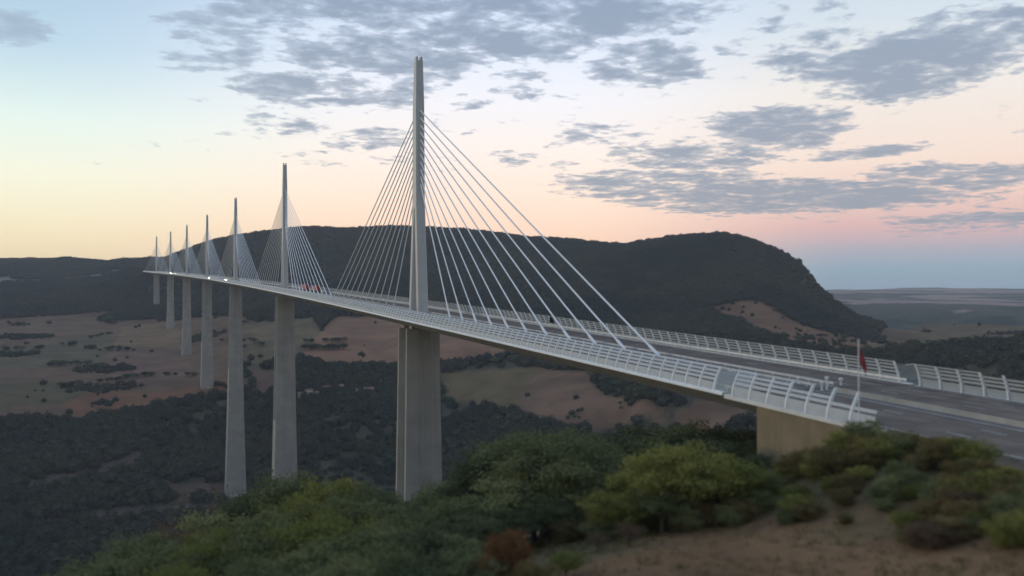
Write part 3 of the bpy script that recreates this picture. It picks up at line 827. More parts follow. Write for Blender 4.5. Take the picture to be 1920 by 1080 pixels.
def car(s, e, label, toward=True, on_bridge=True):
    t = empty('car', tuple(line(s, e, 0.04)) if on_bridge else e, -KURV*s + (math.pi if toward else 0)); t.rotation_euler.x = TILT*(-1 if toward else 1)
    tag(t, label, 'car')
    prof = [(-2.1,0.35),(2.1,0.35),(2.15,0.75),(1.1,0.95),(-1.9,1.0),(-2.15,0.8)]
    b = MB(); b.loft([[(x, y, z) for y, z in prof] for x in (-0.86, 0.86)]); b.build('body', M_CARB, t)
    cp = [(1.05,0.94),(0.35,1.42),(-1.1,1.46),(-1.85,0.99)]
    b = MB(); b.loft([[(x, y, z) for y, z in cp] for x in (-0.74, 0.74)]); b.build('cabin', M_GLASSD, t)
    for y in (-1.3, 1.35):
        for x in (-0.78, 0.78): w = link('wheel', WC, t); w.location = (x, y, 0.32)
    for x in (-0.6, 0.6):
        b = MB(); b.tube((x,2.10,0.66), (x,2.20,0.66), 0.16, 0.14, 10); b.build('headlight', M_HEAD, t)
car(746, -4.2, 'grey car with lit headlights crossing near the third pylon')
car(953, -4.2, 'grey car with bright headlights just before the fourth pylon')
car(1540, -4.2, 'small grey car with headlights on between the fifth and sixth pylons')
car(1659, -4.2, 'small grey car with headlights on right beside the sixth pylon')
car(2454, -4.2, 'far grey car with lit headlights just beyond the end of the viaduct')
car(2659, -4.2, 'farthest grey car with lit headlights on the plateau road')

# ---------------------------------------------------------------- village across the valley
HOUSES = [(98, 962, 13, 8, 5.0, -0.02, 'pale long house at the foot of the brown field'), (108, 971, 11, 8, 5.0, -0.32, 'pale gabled house in the hamlet, beside the second pier'), (118, 961, 10, 8, 5.0, 0.22, 'small pale barn among dark trees'), (132, 976, 12, 8, 5.0, -0.16, 'low pale house with red-brown roof in the hamlet'), (173, 957, 10, 8, 5.0, 0.23, 'pale house standing apart toward the nearest pier'), (186, 955, 14, 8, 5.0, 0.08, 'large pale farmhouse in the middle of the hamlet'), (152, 975, 9, 8, 5.0, -0.39, 'narrow pale cottage behind the farmhouse'), (161, 944, 9, 8, 5.0, 0.03, 'pale shed at the end of the hamlet')]
for i, (x, y, w, dpt, h, rz, lab) in enumerate(HOUSES):
    z = float(ground([x], [y])[0]); t = empty('house', (x, y, z), rz); tag(t, lab, 'house', 'houses of the hamlet across the valley')
    b = MB(); b.box(-w/2, w/2, -dpt/2, dpt/2, -2, h); b.build('wall', M_WALL, t)
    b = MB(); b.loft([[(x_, -dpt/2-0.4, h+0.01), (x_, 0, h+dpt*0.28), (x_, dpt/2+0.4, h+0.01)] for x_ in (-w/2-0.4, w/2+0.4)]); b.build('roof', M_ROOF, t)

# ---------------------------------------------------------------- trees
rng = random.Random(7)
def crown_mesh(name, seed, clumps, per, leaf, shape, spread):
    """crown of leaf-sized faces gathered in clumps, unit = one tree height, trunk foot at the origin"""
    r = np.random.default_rng(seed); base, hw, hh, cz = shape
    lobes = r.normal(0, 1, (5, 3)); lobes /= np.linalg.norm(lobes, axis=1)[:,None]
    cs = []
    while len(cs) < clumps:
        p = r.normal(0, 1, 3); p /= np.linalg.norm(p); rad = r.random()**0.45
        lob = 0.78 + 0.30*max(0, max(lobes@p))**2
        if p[2] < -0.2: rad *= 0.85
        q = np.array([p[0]*hw, p[1]*hw, p[2]*hh])*rad*lob; q[2] += cz
        if q[2] < base: continue
        cs.append(q)
    cs = np.array(cs)
    n = clumps*per
    size = r.uniform(0.7, 1.35, clumps)
    c = np.repeat(cs, per, 0) + r.normal(0, 1, (n, 3))*np.array([spread, spread, spread*0.7])*np.repeat(size, per)[:,None]
    a = r.normal(0, 1, (n, 3)); a /= np.linalg.norm(a, axis=1)[:,None]
    b = r.normal(0, 1, (n, 3)); b -= a*(a*b).sum(1)[:,None]; b /= np.linalg.norm(b, axis=1)[:,None]
    l = leaf*r.uniform(0.6, 1.4, n)[:,None]
    v = np.stack([c-a*l, c+b*l*0.55, c+a*l, c-b*l*0.55], 1).reshape(-1, 3)
    f = np.arange(4*n).reshape(-1, 4)
    me = bpy.data.meshes.new(name); me.from_pydata(v.tolist(), [], f.tolist()); return me, cs
def trunk_mesh(name, seed, cs, lean, cz, r0):
    r = random.Random(seed); b = MB(); pts = []; n = 7
    for i in range(n+1):
        t = i/n; pts.append(Vector((lean*t*t+r.uniform(-1,1)*0.008*i, r.uniform(-1,1)*0.008*i, t*cz*1.12)))
    rad = lambda t: r0*(1-t)**0.8+0.003
    p = None
    for i, q in enumerate(pts):
        p = b.ring([q+Vector((math.cos(a), math.sin(a), 0))*rad(i/n)*(1.35 if i == 0 else 1) for a in [2*math.pi*k/8 for k in range(8)]], p)
    for c in cs[::3]:
        c = Vector(c); t = min(0.95, max(0.25, (c.z-0.16)/(cz*1.12)*0.8)); i = min(n-1, int(t*n)); q = pts[i].lerp(pts[i+1], t*n-i)
        mid = q.lerp(c, 0.5)+Vector((0,0,0.02)); b.tube(q, mid, rad(t)*0.45+0.002, rad(t)*0.3+0.0015, 5, False); b.tube(mid, c, rad(t)*0.3+0.0015, 0.0015, 4, False)
    return b.mesh(name, M_BARK, True)
PROTO = []
for k, (cl, per, leaf, shape, spread, r0) in enumerate([
        (120, 95, 0.0145, (0.16,0.40,0.36,0.62), 0.045, 0.026),
        (105, 105, 0.0145, (0.12,0.33,0.40,0.58), 0.048, 0.024),
        (130, 90, 0.0140, (0.20,0.47,0.33,0.64), 0.045, 0.028),
        (80, 34, 0.0120, (0.15,0.36,0.38,0.60), 0.050, 0.022),      # thin autumn crown
        (90, 70, 0.0230, (0.02,0.52,0.50,0.48), 0.070, 0.020)]):    # low shrub
    cm, cs = crown_mesh('crown', 11+k, cl, per, leaf, shape, spread)
    PROTO.append((cm, trunk_mesh('trunk', 31+k, cs, rng.uniform(-0.04,0.04), shape[3], r0)))
def tree(name, x, y, H, W, proto, leaf, label, cat, group, z=None, sink=0.0):
    z = float(ground([x], [y])[0]) if z is None else z
    t = empty(name, (x, y, z-sink), rng.uniform(0, 6.28)); tag(t, label, cat, group)
    cm, tm = PROTO[proto]
    c = link('crown', cm, t); tr = link('trunk', tm, t, M_BARK)
    if not cm.materials: cm.materials.append(LEAF[1])
    c.material_slots[0].link = 'OBJECT'; c.material_slots[0].material = LEAF[leaf]
    wid = {0:0.86, 1:0.74, 2:1.0, 3:0.78, 4:1.1}[proto]
    for o in (c, tr): o.scale = (W/wid, W/wid, H)
    return t
KIND = {0: ('olive green broadleaf tree', (0,1,2), 0), 1: ('dark green dense tree', (0,1,2), 1), 2: ('yellow-green bushy tree', (2,0), 2),
        3: ('thin brownish autumn tree', (3,), 3), 4: ('small orange-leaved autumn shrub', (4,), 4), 5: ('tan dry-leaved shrub', (4,), 5)}
WHERE = {'skyline': 'on the crest of the near slope', 'front': 'in front of the crest below the mast', 'bank': 'on the bank below the motorway', 'edge': 'at the foot of the near trees'}
TREES = [(345, 932, 120, 134, 3, 'skyline'), (400, 918, 125, 122, 3, 'skyline'), (470, 905, 115, 146, 1, 'skyline'), (540, 882, 112, 170, 0, 'skyline'), (620, 895, 105, 170, 2, 'skyline'), (690, 905, 100, 158, 0, 'skyline'), (760, 942, 95, 146, 1, 'skyline'), (795, 922, 112, 134, 1, 'skyline'), (850, 890, 105, 170, 0, 'skyline'), (920, 845, 100, 207, 1, 'skyline'), (1020, 800, 98, 292, 0, 'skyline'), (1070, 815, 90, 231, 1, 'skyline'), (1130, 850, 100, 183, 1, 'skyline'), (1130, 818, 125, 183, 1, 'skyline'), (1200, 796, 130, 195, 1, 'skyline'), (1290, 786, 130, 207, 1, 'skyline'), (1380, 800, 128, 195, 1, 'skyline'), (1440, 815, 120, 158, 1, 'skyline'), (1480, 835, 112, 134, 1, 'skyline'), (1285, 826, 80, 256, 2, 'front'), (1345, 850, 82, 207, 2, 'front'), (1210, 872, 84, 183, 2, 'front'), (1150, 920, 78, 183, 2, 'front'), (500, 960, 80, 219, 0, 'front'), (420, 990, 78, 207, 2, 'front'), (330, 1010, 85, 195, 0, 'front'), (230, 1035, 90, 183, 1, 'front'), (130, 1062, 92, 158, 1, 'front'), (260, 1000, 105, 170, 0, 'front'), (180, 1045, 100, 158, 0, 'front'), (400, 950, 105, 158, 0, 'front'), (90, 1072, 98, 146, 1, 'front'), (600, 958, 75, 244, 2, 'front'), (700, 978, 72, 231, 0, 'front'), (800, 985, 70, 231, 1, 'front'), (880, 958, 76, 219, 1, 'front'), (650, 1040, 62, 231, 0, 'front'), (480, 1050, 64, 219, 1, 'front'), (780, 1050, 60, 244, 1, 'front'), (330, 1062, 68, 195, 2, 'front'), (960, 950, 80, 183, 1, 'front'), (1030, 930, 82, 183, 1, 'front'), (1090, 915, 86, 170, 1, 'front'), (560, 1020, 68, 195, 0, 'front'), (870, 1035, 62, 158, 1, 'front'), (955, 985, 66, 97, 4, 'edge'), (905, 1035, 62, 61, 4, 'edge'), (1000, 1050, 60, 146, 5, 'edge'), (1060, 1030, 64, 158, 2, 'edge'), (1120, 1000, 72, 134, 3, 'front'), (1090, 960, 84, 122, 2, 'edge'), (1180, 975, 72, 109, 3, 'edge'), (1490, 870, 98, 146, 3, 'bank'), (1440, 868, 94, 134, 3, 'bank'), (1400, 900, 88, 134, 3, 'bank'), (1550, 885, 86, 158, 5, 'bank'), (1640, 872, 84, 170, 5, 'bank'), (1720, 880, 80, 170, 5, 'bank'), (1800, 888, 78, 170, 5, 'bank'), (1885, 880, 76, 158, 5, 'bank'), (1580, 930, 76, 134, 5, 'bank'), (1500, 935, 80, 134, 5, 'bank'), (1780, 940, 70, 134, 5, 'bank'), (1860, 945, 68, 146, 5, 'bank'), (1830, 915, 74, 134, 5, 'bank'), (1000, 830, 92, 200, 0, 'front'), (1090, 850, 86, 180, 0, 'front'), (950, 890, 86, 170, 0, 'front'), (1160, 880, 90, 160, 0, 'front'), (860, 930, 84, 170, 0, 'front'), (780, 960, 82, 160, 0, 'front'), (720, 940, 88, 160, 0, 'front'), (560, 930, 90, 180, 2, 'front'), (640, 930, 88, 170, 0, 'front'), (480, 1000, 74, 170, 0, 'front'), (1240, 905, 78, 150, 0, 'front'), (1390, 890, 84, 130, 2, 'front'), (1420, 850, 100, 130, 1, 'front'), (1320, 815, 110, 150, 1, 'skyline'), (1240, 820, 112, 150, 1, 'skyline'), (1160, 840, 110, 150, 1, 'skyline'), (740, 1010, 66, 170, 0, 'front'), (840, 1000, 70, 160, 0, 'front'), (600, 1010, 70, 170, 0, 'front'), (380, 1030, 76, 160, 0, 'front')]     # bearing px, top px, distance m, crown width px, kind, place
for px_, py_, d_, w_, kd, wh in TREES:
    p = at(px_, py_, d_); gz = float(ground([p[0]], [p[1]])[0]); H = max(p[2]-gz, 1.6); Wd = w_*d_/FPX
    nm, pr_, lf = KIND[kd]
    tree('shrub' if kd in (4,5) else 'tree', p[0], p[1], H, min(Wd, H*1.5), rng.choice(pr_), lf, nm+' '+WHERE[wh], 'shrub' if kd in (4,5) else 'tree', nm+'s '+WHERE[wh], gz, 0.05)
HEDGE = [(-303, 1449, 7.4, 12.6, 'in the hedge along the upper left field'), (-329, 1445, 6.0, 8.4, 'in the hedge along the upper left field'), (-192, 1637, 6.9, 11.8, 'in the hedge along the upper left field'), (-314, 1441, 7.1, 12.7, 'in the hedge along the upper left field'), (-236, 1498, 7.4, 10.6, 'in the hedge along the upper left field'), (-332, 1451, 7.9, 15.0, 'in the hedge along the upper left field'), (-229, 1523, 8.2, 12.8, 'in the hedge along the upper left field'), (-200, 1617, 5.5, 7.6, 'in the hedge along the upper left field'), (-197, 1620, 6.2, 10.0, 'in the hedge along the upper left field'), (-281, 1451, 7.3, 14.1, 'in the hedge along the upper left field'), (-232, 1505, 9.0, 15.6, 'in the hedge along the upper left field'), (-312, 1442, 8.6, 14.3, 'in the hedge along the upper left field'), (-231, 1517, 7.3, 10.4, 'in the hedge along the upper left field'), (-326, 1443, 5.4, 9.9, 'in the hedge along the upper left field'), (-278, 1461, 8.1, 15.3, 'in the hedge along the upper left field'), (-331, 1454, 7.9, 11.5, 'in the hedge along the upper left field'), (-207, 1588, 9.0, 13.0, 'in the hedge along the upper left field'), (-327, 1455, 5.8, 8.8, 'in the hedge along the upper left field'), (-247, 1500, 8.5, 12.3, 'in the hedge along the upper left field'), (-196, 1620, 6.8, 11.1, 'in the hedge along the upper left field'), (-186, 1873, 11.1, 21.7, 'in the round copse at the top of the left fields'), (-192, 1869, 9.2, 13.2, 'in the round copse at the top of the left fields'), (-178, 1855, 8.1, 12.3, 'in the round copse at the top of the left fields'), (-198, 1872, 11.2, 13.9, 'in the round copse at the top of the left fields'), (-189, 1869, 9.8, 17.2, 'in the round copse at the top of the left fields'), (-195, 1905, 11.4, 22.4, 'in the round copse at the top of the left fields'), (-200, 1894, 9.6, 14.3, 'in the round copse at the top of the left fields'), (-200, 1890, 9.5, 14.3, 'in the round copse at the top of the left fields'), (-192, 1869, 11.7, 16.9, 'in the round copse at the top of the left fields'), (-196, 1916, 8.9, 13.8, 'in the round copse at the top of the left fields'), (-194, 1887, 9.7, 18.0, 'in the round copse at the top of the left fields'), (-189, 1909, 9.7, 16.7, 'in the round copse at the top of the left fields'), (-183, 1887, 8.6, 14.0, 'in the round copse at the top of the left fields'), (-231, 1273, 6.9, 9.8, 'in the long hedge across the green field'), (-179, 1259, 7.7, 10.1, 'in the long hedge across the green field'), (-224, 1284, 7.7, 11.9, 'in the long hedge across the green field'), (-216, 1283, 6.8, 8.2, 'in the long hedge across the green field'), (-165, 1241, 8.2, 16.0, 'in the long hedge across the green field'), (-169, 1246, 10.2, 17.6, 'in the long hedge across the green field'), (-209, 1289, 7.1, 9.0, 'in the long hedge across the green field'), (-202, 1278, 6.2, 12.0, 'in the long hedge across the green field'), (-189, 1269, 10.5, 17.4, 'in the long hedge across the green field'), (-244, 1269, 7.5, 13.0, 'in the long hedge across the green field'), (-207, 1283, 9.1, 13.3, 'in the long hedge across the green field'), (-227, 1282, 9.9, 14.7, 'in the long hedge across the green field'), (-231, 1273, 6.9, 12.6, 'in the long hedge across the green field'), (-167, 1244, 6.0, 10.3, 'in the long hedge across the green field'), (-176, 1262, 7.3, 11.9, 'in the long hedge across the green field'), (-215, 1285, 6.0, 7.5, 'in the long hedge across the green field'), (-238, 1275, 10.9, 20.5, 'in the long hedge across the green field'), (-207, 1102, 6.3, 9.3, 'in the hedge above the orange-brown field'), (-155, 1139, 5.8, 8.4, 'in the hedge above the orange-brown field'), (-203, 1102, 6.5, 8.2, 'in the hedge above the orange-brown field'), (-199, 1107, 8.1, 12.2, 'in the hedge above the orange-brown field'), (-140, 1144, 6.5, 10.4, 'in the hedge above the orange-brown field'), (-150, 1139, 6.8, 9.6, 'in the hedge above the orange-brown field'), (-165, 1131, 6.7, 10.3, 'in the hedge above the orange-brown field'), (-131, 1150, 8.6, 15.7, 'in the hedge above the orange-brown field'), (-191, 1117, 8.3, 14.3, 'in the hedge above the orange-brown field'), (-131, 1147, 7.9, 13.1, 'in the hedge above the orange-brown field'), (-205, 1104, 5.6, 10.1, 'in the hedge above the orange-brown field'), (-211, 1099, 8.5, 11.4, 'in the hedge above the orange-brown field'), (-211, 1099, 8.4, 14.6, 'in the hedge above the orange-brown field'), (-135, 1145, 8.2, 10.1, 'in the hedge above the orange-brown field'), (-144, 1142, 5.4, 9.8, 'in the hedge above the orange-brown field'), (-37, 1123, 7.3, 13.5, 'in the hedge beside the fourth pier'), (-97, 1163, 7.5, 13.5, 'in the hedge beside the fourth pier'), (-76, 1155, 6.4, 9.8, 'in the hedge beside the fourth pier'), (-117, 1160, 6.7, 12.0, 'in the hedge beside the fourth pier'), (-106, 1160, 7.7, 12.4, 'in the hedge beside the fourth pier'), (-63, 1148, 5.6, 7.1, 'in the hedge beside the fourth pier'), (-46, 1128, 6.8, 12.0, 'in the hedge beside the fourth pier'), (-104, 1167, 7.3, 10.7, 'in the hedge beside the fourth pier'), (-97, 1155, 6.2, 10.9, 'in the hedge beside the fourth pier'), (-72, 1153, 6.1, 8.3, 'in the hedge beside the fourth pier'), (-125, 1167, 5.7, 8.5, 'in the hedge beside the fourth pier'), (-164, 1452, 9.0, 14.2, 'in the hedge below the tan field'), (-139, 1432, 8.3, 13.6, 'in the hedge below the tan field'), (-151, 1444, 6.6, 11.8, 'in the hedge below the tan field'), (-98, 1396, 5.9, 10.5, 'in the hedge below the tan field'), (-128, 1418, 6.0, 8.1, 'in the hedge below the tan field'), (-170, 1446, 8.4, 16.2, 'in the hedge below the tan field'), (-168, 1452, 6.7, 11.9, 'in the hedge below the tan field'), (-183, 1436, 6.2, 9.2, 'in the hedge below the tan field'), (-141, 1450, 6.3, 9.8, 'in the hedge below the tan field'), (-153, 1452, 8.8, 13.3, 'in the hedge below the tan field'), (170, 1218, 7.7, 9.9, 'in the upper short hedge on the pinkish field'), (198, 1197, 8.8, 13.1, 'in the upper short hedge on the pinkish field'), (189, 1201, 7.7, 13.3, 'in the upper short hedge on the pinkish field'), (189, 1196, 8.8, 15.4, 'in the upper short hedge on the pinkish field'), (170, 1218, 6.4, 11.4, 'in the upper short hedge on the pinkish field'), (181, 1205, 7.6, 12.9, 'in the upper short hedge on the pinkish field'), (145, 1229, 5.5, 10.7, 'in the upper short hedge on the pinkish field'), (140, 1230, 7.4, 12.1, 'in the upper short hedge on the pinkish field'), (179, 1208, 5.7, 7.2, 'in the upper short hedge on the pinkish field'), (184, 1202, 8.0, 11.8, 'in the upper short hedge on the pinkish field'), (149, 1224, 5.2, 8.3, 'in the upper short hedge on the pinkish field'), (150, 1229, 6.3, 9.6, 'in the upper short hedge on the pinkish field'), (172, 1215, 8.4, 10.8, 'in the upper short hedge on the pinkish field'), (147, 1172, 9.9, 17.6, 'in the lower short hedge on the pinkish field'), (141, 1173, 9.7, 18.0, 'in the lower short hedge on the pinkish field'), (180, 1154, 8.0, 10.8, 'in the lower short hedge on the pinkish field'), (165, 1162, 7.3, 13.2, 'in the lower short hedge on the pinkish field'), (133, 1177, 10.7, 16.2, 'in the lower short hedge on the pinkish field'), (166, 1157, 10.9, 19.0, 'in the lower short hedge on the pinkish field'), (151, 1167, 9.0, 16.0, 'in the lower short hedge on the pinkish field'), (131, 1180, 8.5, 13.7, 'in the lower short hedge on the pinkish field'), (159, 1163, 6.2, 9.9, 'in the lower short hedge on the pinkish field'), (172, 1155, 10.8, 20.7, 'in the lower short hedge on the pinkish field'), (140, 1173, 6.3, 9.3, 'in the lower short hedge on the pinkish field'), (144, 1170, 10.6, 15.5, 'in the lower short hedge on the pinkish field'), (189, 1152, 10.3, 17.3, 'in the lower short hedge on the pinkish field'), (241, 1027, 7.7, 14.2, 'in the tree belt below the pinkish field'), (243, 1029, 9.8, 15.5, 'in the tree belt below the pinkish field'), (81, 1131, 7.0, 9.3, 'in the tree belt below the pinkish field'), (174, 1050, 8.1, 13.9, 'in the tree belt below the pinkish field'), (129, 1065, 8.0, 10.8, 'in the tree belt below the pinkish field'), (238, 1030, 7.9, 12.8, 'in the tree belt below the pinkish field'), (196, 1051, 7.0, 12.9, 'in the tree belt below the pinkish field'), (90, 1116, 7.0, 9.4, 'in the tree belt below the pinkish field'), (152, 1059, 6.6, 8.7, 'in the tree belt below the pinkish field'), (171, 1053, 8.2, 12.6, 'in the tree belt below the pinkish field'), (215, 1042, 8.0, 9.7, 'in the tree belt below the pinkish field'), (244, 1028, 8.4, 11.2, 'in the tree belt below the pinkish field'), (203, 1049, 6.3, 11.2, 'in the tree belt below the pinkish field'), (123, 1073, 10.7, 15.4, 'in the tree belt below the pinkish field'), (115, 1077, 9.1, 13.5, 'in the tree belt below the pinkish field'), (78, 1129, 9.0, 10.8, 'in the tree belt below the pinkish field'), (62, 1168, 6.2, 7.7, 'in the tree belt below the pinkish field'), (211, 1045, 10.9, 17.2, 'in the tree belt below the pinkish field'), (228, 1032, 6.2, 8.9, 'in the tree belt below the pinkish field'), (201, 1050, 7.5, 14.0, 'in the tree belt below the pinkish field'), (83, 1126, 9.4, 18.3, 'in the tree belt below the pinkish field'), (98, 1100, 10.2, 16.7, 'in the tree belt below the pinkish field'), (240, 1029, 7.1, 13.0, 'in the tree belt below the pinkish field'), (169, 1054, 9.6, 16.2, 'in the tree belt below the pinkish field'), (217, 1039, 6.8, 12.0, 'in the tree belt below the pinkish field'), (61, 1163, 9.4, 12.0, 'in the tree belt below the pinkish field'), (114, 1082, 10.4, 19.7, 'in the tree belt below the pinkish field'), (387, 970, 7.7, 11.5, 'in the tree belt right of the nearest pier'), (318, 994, 6.5, 10.8, 'in the tree belt right of the nearest pier'), (323, 992, 7.2, 8.9, 'in the tree belt right of the nearest pier'), (331, 989, 6.1, 8.4, 'in the tree belt right of the nearest pier'), (451, 905, 8.1, 14.8, 'in the tree belt right of the nearest pier'), (422, 961, 6.9, 9.3, 'in the tree belt right of the nearest pier'), (321, 995, 6.1, 12.1, 'in the tree belt right of the nearest pier'), (340, 989, 8.3, 11.5, 'in the tree belt right of the nearest pier'), (445, 928, 9.8, 18.6, 'in the tree belt right of the nearest pier'), (362, 979, 6.6, 12.2, 'in the tree belt right of the nearest pier'), (421, 964, 8.7, 13.7, 'in the tree belt right of the nearest pier'), (438, 948, 8.4, 10.6, 'in the tree belt right of the nearest pier'), (411, 966, 9.2, 15.6, 'in the tree belt right of the nearest pier'), (339, 984, 7.7, 11.9, 'in the tree belt right of the nearest pier'), (320, 995, 10.7, 19.0, 'in the tree belt right of the nearest pier'), (447, 917, 10.7, 17.4, 'in the tree belt right of the nearest pier'), (379, 971, 10.7, 17.1, 'in the tree belt right of the nearest pier'), (440, 937, 10.6, 15.2, 'in the tree belt right of the nearest pier'), (450, 913, 9.6, 13.8, 'in the tree belt right of the nearest pier'), (404, 971, 9.7, 13.8, 'in the tree belt right of the nearest pier'), (381, 972, 9.7, 13.9, 'in the tree belt right of the nearest pier'), (323, 994, 6.4, 8.4, 'in the tree belt right of the nearest pier'), (440, 937, 10.9, 20.7, 'in the tree belt right of the nearest pier'), (368, 979, 8.3, 13.5, 'in the tree belt right of the nearest pier'), (406, 965, 7.4, 11.7, 'in the tree belt right of the nearest pier'), (449, 919, 7.2, 13.3, 'in the tree belt right of the nearest pier'), (307, 997, 8.7, 11.6, 'in the tree belt right of the nearest pier'), (314, 995, 8.3, 16.5, 'in the tree belt right of the nearest pier'), (445, 940, 6.9, 8.4, 'in the tree belt right of the nearest pier'), (382, 974, 8.7, 11.1, 'in the tree belt right of the nearest pier'), (443, 730, 9.1, 12.8, 'in the dark clump on the brown field under the deck'), (453, 782, 10.4, 20.0, 'in the dark clump on the brown field under the deck'), (439, 624, 10.8, 19.8, 'in the dark clump on the brown field under the deck'), (439, 682, 8.4, 11.2, 'in the dark clump on the brown field under the deck'), (453, 780, 11.5, 18.1, 'in the dark clump on the brown field under the deck'), (437, 638, 10.0, 15.3, 'in the dark clump on the brown field under the deck'), (440, 697, 10.4, 20.8, 'in the dark clump on the brown field under the deck'), (439, 682, 9.3, 17.1, 'in the dark clump on the brown field under the deck'), (448, 704, 8.6, 13.9, 'in the dark clump on the brown field under the deck'), (441, 699, 11.7, 19.7, 'in the dark clump on the brown field under the deck'), (456, 786, 9.4, 13.4, 'in the dark clump on the brown field under the deck'), (442, 637, 10.3, 15.5, 'in the dark clump on the brown field under the deck'), (437, 675, 10.2, 13.9, 'in the dark clump on the brown field under the deck'), (439, 600, 11.1, 16.2, 'in the dark clump on the brown field under the deck'), (446, 724, 8.6, 13.0, 'in the dark clump on the brown field under the deck'), (449, 747, 11.9, 15.0, 'in the dark clump on the brown field under the deck'), (454, 762, 9.6, 17.3, 'in the dark clump on the brown field under the deck'), (437, 605, 7.0, 10.0, 'in the dark clump on the brown field under the deck'), (441, 597, 9.4, 13.3, 'in the dark clump on the brown field under the deck'), (439, 689, 11.8, 15.5, 'in the dark clump on the brown field under the deck'), (436, 598, 10.4, 17.8, 'in the dark clump on the brown field under the deck'), (447, 765, 7.9, 10.7, 'in the dark clump on the brown field under the deck'), (442, 614, 11.8, 19.2, 'in the dark clump on the brown field under the deck'), (444, 725, 11.9, 17.0, 'in the dark clump on the brown field under the deck'), (455, 780, 8.8, 16.9, 'in the dark clump on the brown field under the deck'), (448, 774, 12.0, 23.8, 'in the dark clump on the brown field under the deck'), (444, 738, 9.4, 16.6, 'in the dark clump on the brown field under the deck'), (446, 740, 10.7, 19.6, 'in the dark clump on the brown field under the deck'), (438, 673, 9.2, 15.0, 'in the dark clump on the brown field under the deck'), (436, 614, 11.7, 21.9, 'in the dark clump on the brown field under the deck'), (829, 829, 5.7, 8.0, 'at the foot of the bare hillside patch'), (829, 829, 6.6, 12.6, 'at the foot of the bare hillside patch'), (797, 805, 8.2, 16.3, 'at the foot of the bare hillside patch'), (1000, 932, 5.4, 8.8, 'at the foot of the bare hillside patch'), (953, 930, 6.3, 10.1, 'at the foot of the bare hillside patch'), (933, 919, 7.4, 14.7, 'at the foot of the bare hillside patch'), (1179, 1076, 6.1, 12.2, 'at the foot of the bare hillside patch'), (880, 877, 7.9, 11.7, 'at the foot of the bare hillside patch'), (988, 928, 6.8, 10.8, 'at the foot of the bare hillside patch'), (975, 933, 7.1, 11.0, 'at the foot of the bare hillside patch'), (860, 553, 12.2, 22.3, 'in the belt along the olive field beyond the road'), (838, 625, 12.9, 19.3, 'in the belt along the olive field beyond the road'), (842, 602, 10.2, 19.2, 'in the belt along the olive field beyond the road'), (860, 537, 10.5, 16.0, 'in the belt along the olive field beyond the road'), (850, 582, 10.9, 14.4, 'in the belt along the olive field beyond the road'), (844, 604, 8.7, 11.0, 'in the belt along the olive field beyond the road'), (854, 596, 10.7, 20.7, 'in the belt along the olive field beyond the road'), (856, 560, 12.2, 23.5, 'in the belt along the olive field beyond the road'), (859, 579, 12.4, 18.6, 'in the belt along the olive field beyond the road'), (859, 573, 8.9, 16.6, 'in the belt along the olive field beyond the road'), (861, 557, 9.8, 11.8, 'in the belt along the olive field beyond the road'), (862, 521, 9.9, 16.0, 'in the belt along the olive field beyond the road'), (855, 577, 10.2, 13.0, 'in the belt along the olive field beyond the road'), (861, 497, 10.2, 18.4, 'in the belt along the olive field beyond the road'), (863, 498, 10.4, 16.0, 'in the belt along the olive field beyond the road'), (860, 508, 10.1, 16.8, 'in the belt along the olive field beyond the road'), (858, 510, 8.4, 14.5, 'in the belt along the olive field beyond the road'), (834, 626, 10.9, 13.8, 'in the belt along the olive field beyond the road'), (844, 601, 10.7, 15.3, 'in the belt along the olive field beyond the road'), (853, 490, 9.0, 13.0, 'in the belt along the olive field beyond the road'), (73, 1254, 7.5, 11.1, 'between the second and third piers'), (70, 1262, 8.0, 10.8, 'between the second and third piers'), (19, 1419, 5.8, 11.0, 'between the second and third piers'), (36, 1386, 5.5, 10.6, 'between the second and third piers'), (51, 1357, 5.2, 8.2, 'between the second and third piers'), (51, 1340, 5.2, 8.0, 'between the second and third piers'), (50, 1357, 6.1, 10.6, 'between the second and third piers'), (46, 1374, 6.8, 11.2, 'between the second and third piers'), (39, 1389, 7.7, 13.0, 'between the second and third piers'), (32, 1401, 7.2, 12.0, 'between the second and third piers'), (63, 1284, 8.1, 15.4, 'between the second and third piers'), (59, 1317, 8.6, 15.0, 'between the second and third piers'), (36, 1386, 6.4, 12.7, 'between the second and third piers')]     # x, y, height, width
for x, y, H, Wd, lab in HEDGE:
    tree('hedgerow_tree', x, y, H, Wd, rng.choice((0,1,2)), rng.choice((1,1,6)), 'dark round tree '+lab, 'tree', 'trees '+lab, None, 0.3)

# brush on the bank between the bare soil and the motorway
rb = random.Random(21); placed = 0
while placed < 235:
    px_ = rb.uniform(1060, 1960); d_ = rb.uniform(63, 112); p = at(px_, 900, d_)
    if p[0]-KURV*p[1]*p[1]/2 > -19.5 or (d_ < 77 and px_ < 1440) or (d_ < 72 and px_ < 1700): continue
    H = rb.uniform(1.2, 3.0)*(1.0 if d_ > 80 else 0.75); kd = rb.choice((5,5,2,3,2,5,0,0))
    nm, pr_, lf = KIND[5]; cn = {5:'tan dry-leaved', 3:'reddish brown', 2:'yellow-green', 0:'olive green', 1:'dark green'}[kd]
    ee = p[0]-KURV*p[1]*p[1]/2; sz = 'low ' if H < 1.7 else ('tall ' if H > 2.4 else '')
    pl = 'along the road verge' if (ee > -25 and p[1] < -232) else ('below the tan abutment wall' if (ee > -30 and p[1] > -232) else ('at the edge of the bare soil' if d_ < 78 else ('under the yellow-green trees' if px_ < 1400 else 'midway down the bank below the motorway')))
    tree('shrub', p[0], p[1], H, H*rb.uniform(1.1, 1.9), 4, kd, sz+cn+' shrub '+pl, 'shrub', sz+cn+' brush '+pl, None, 0.15)
    placed += 1
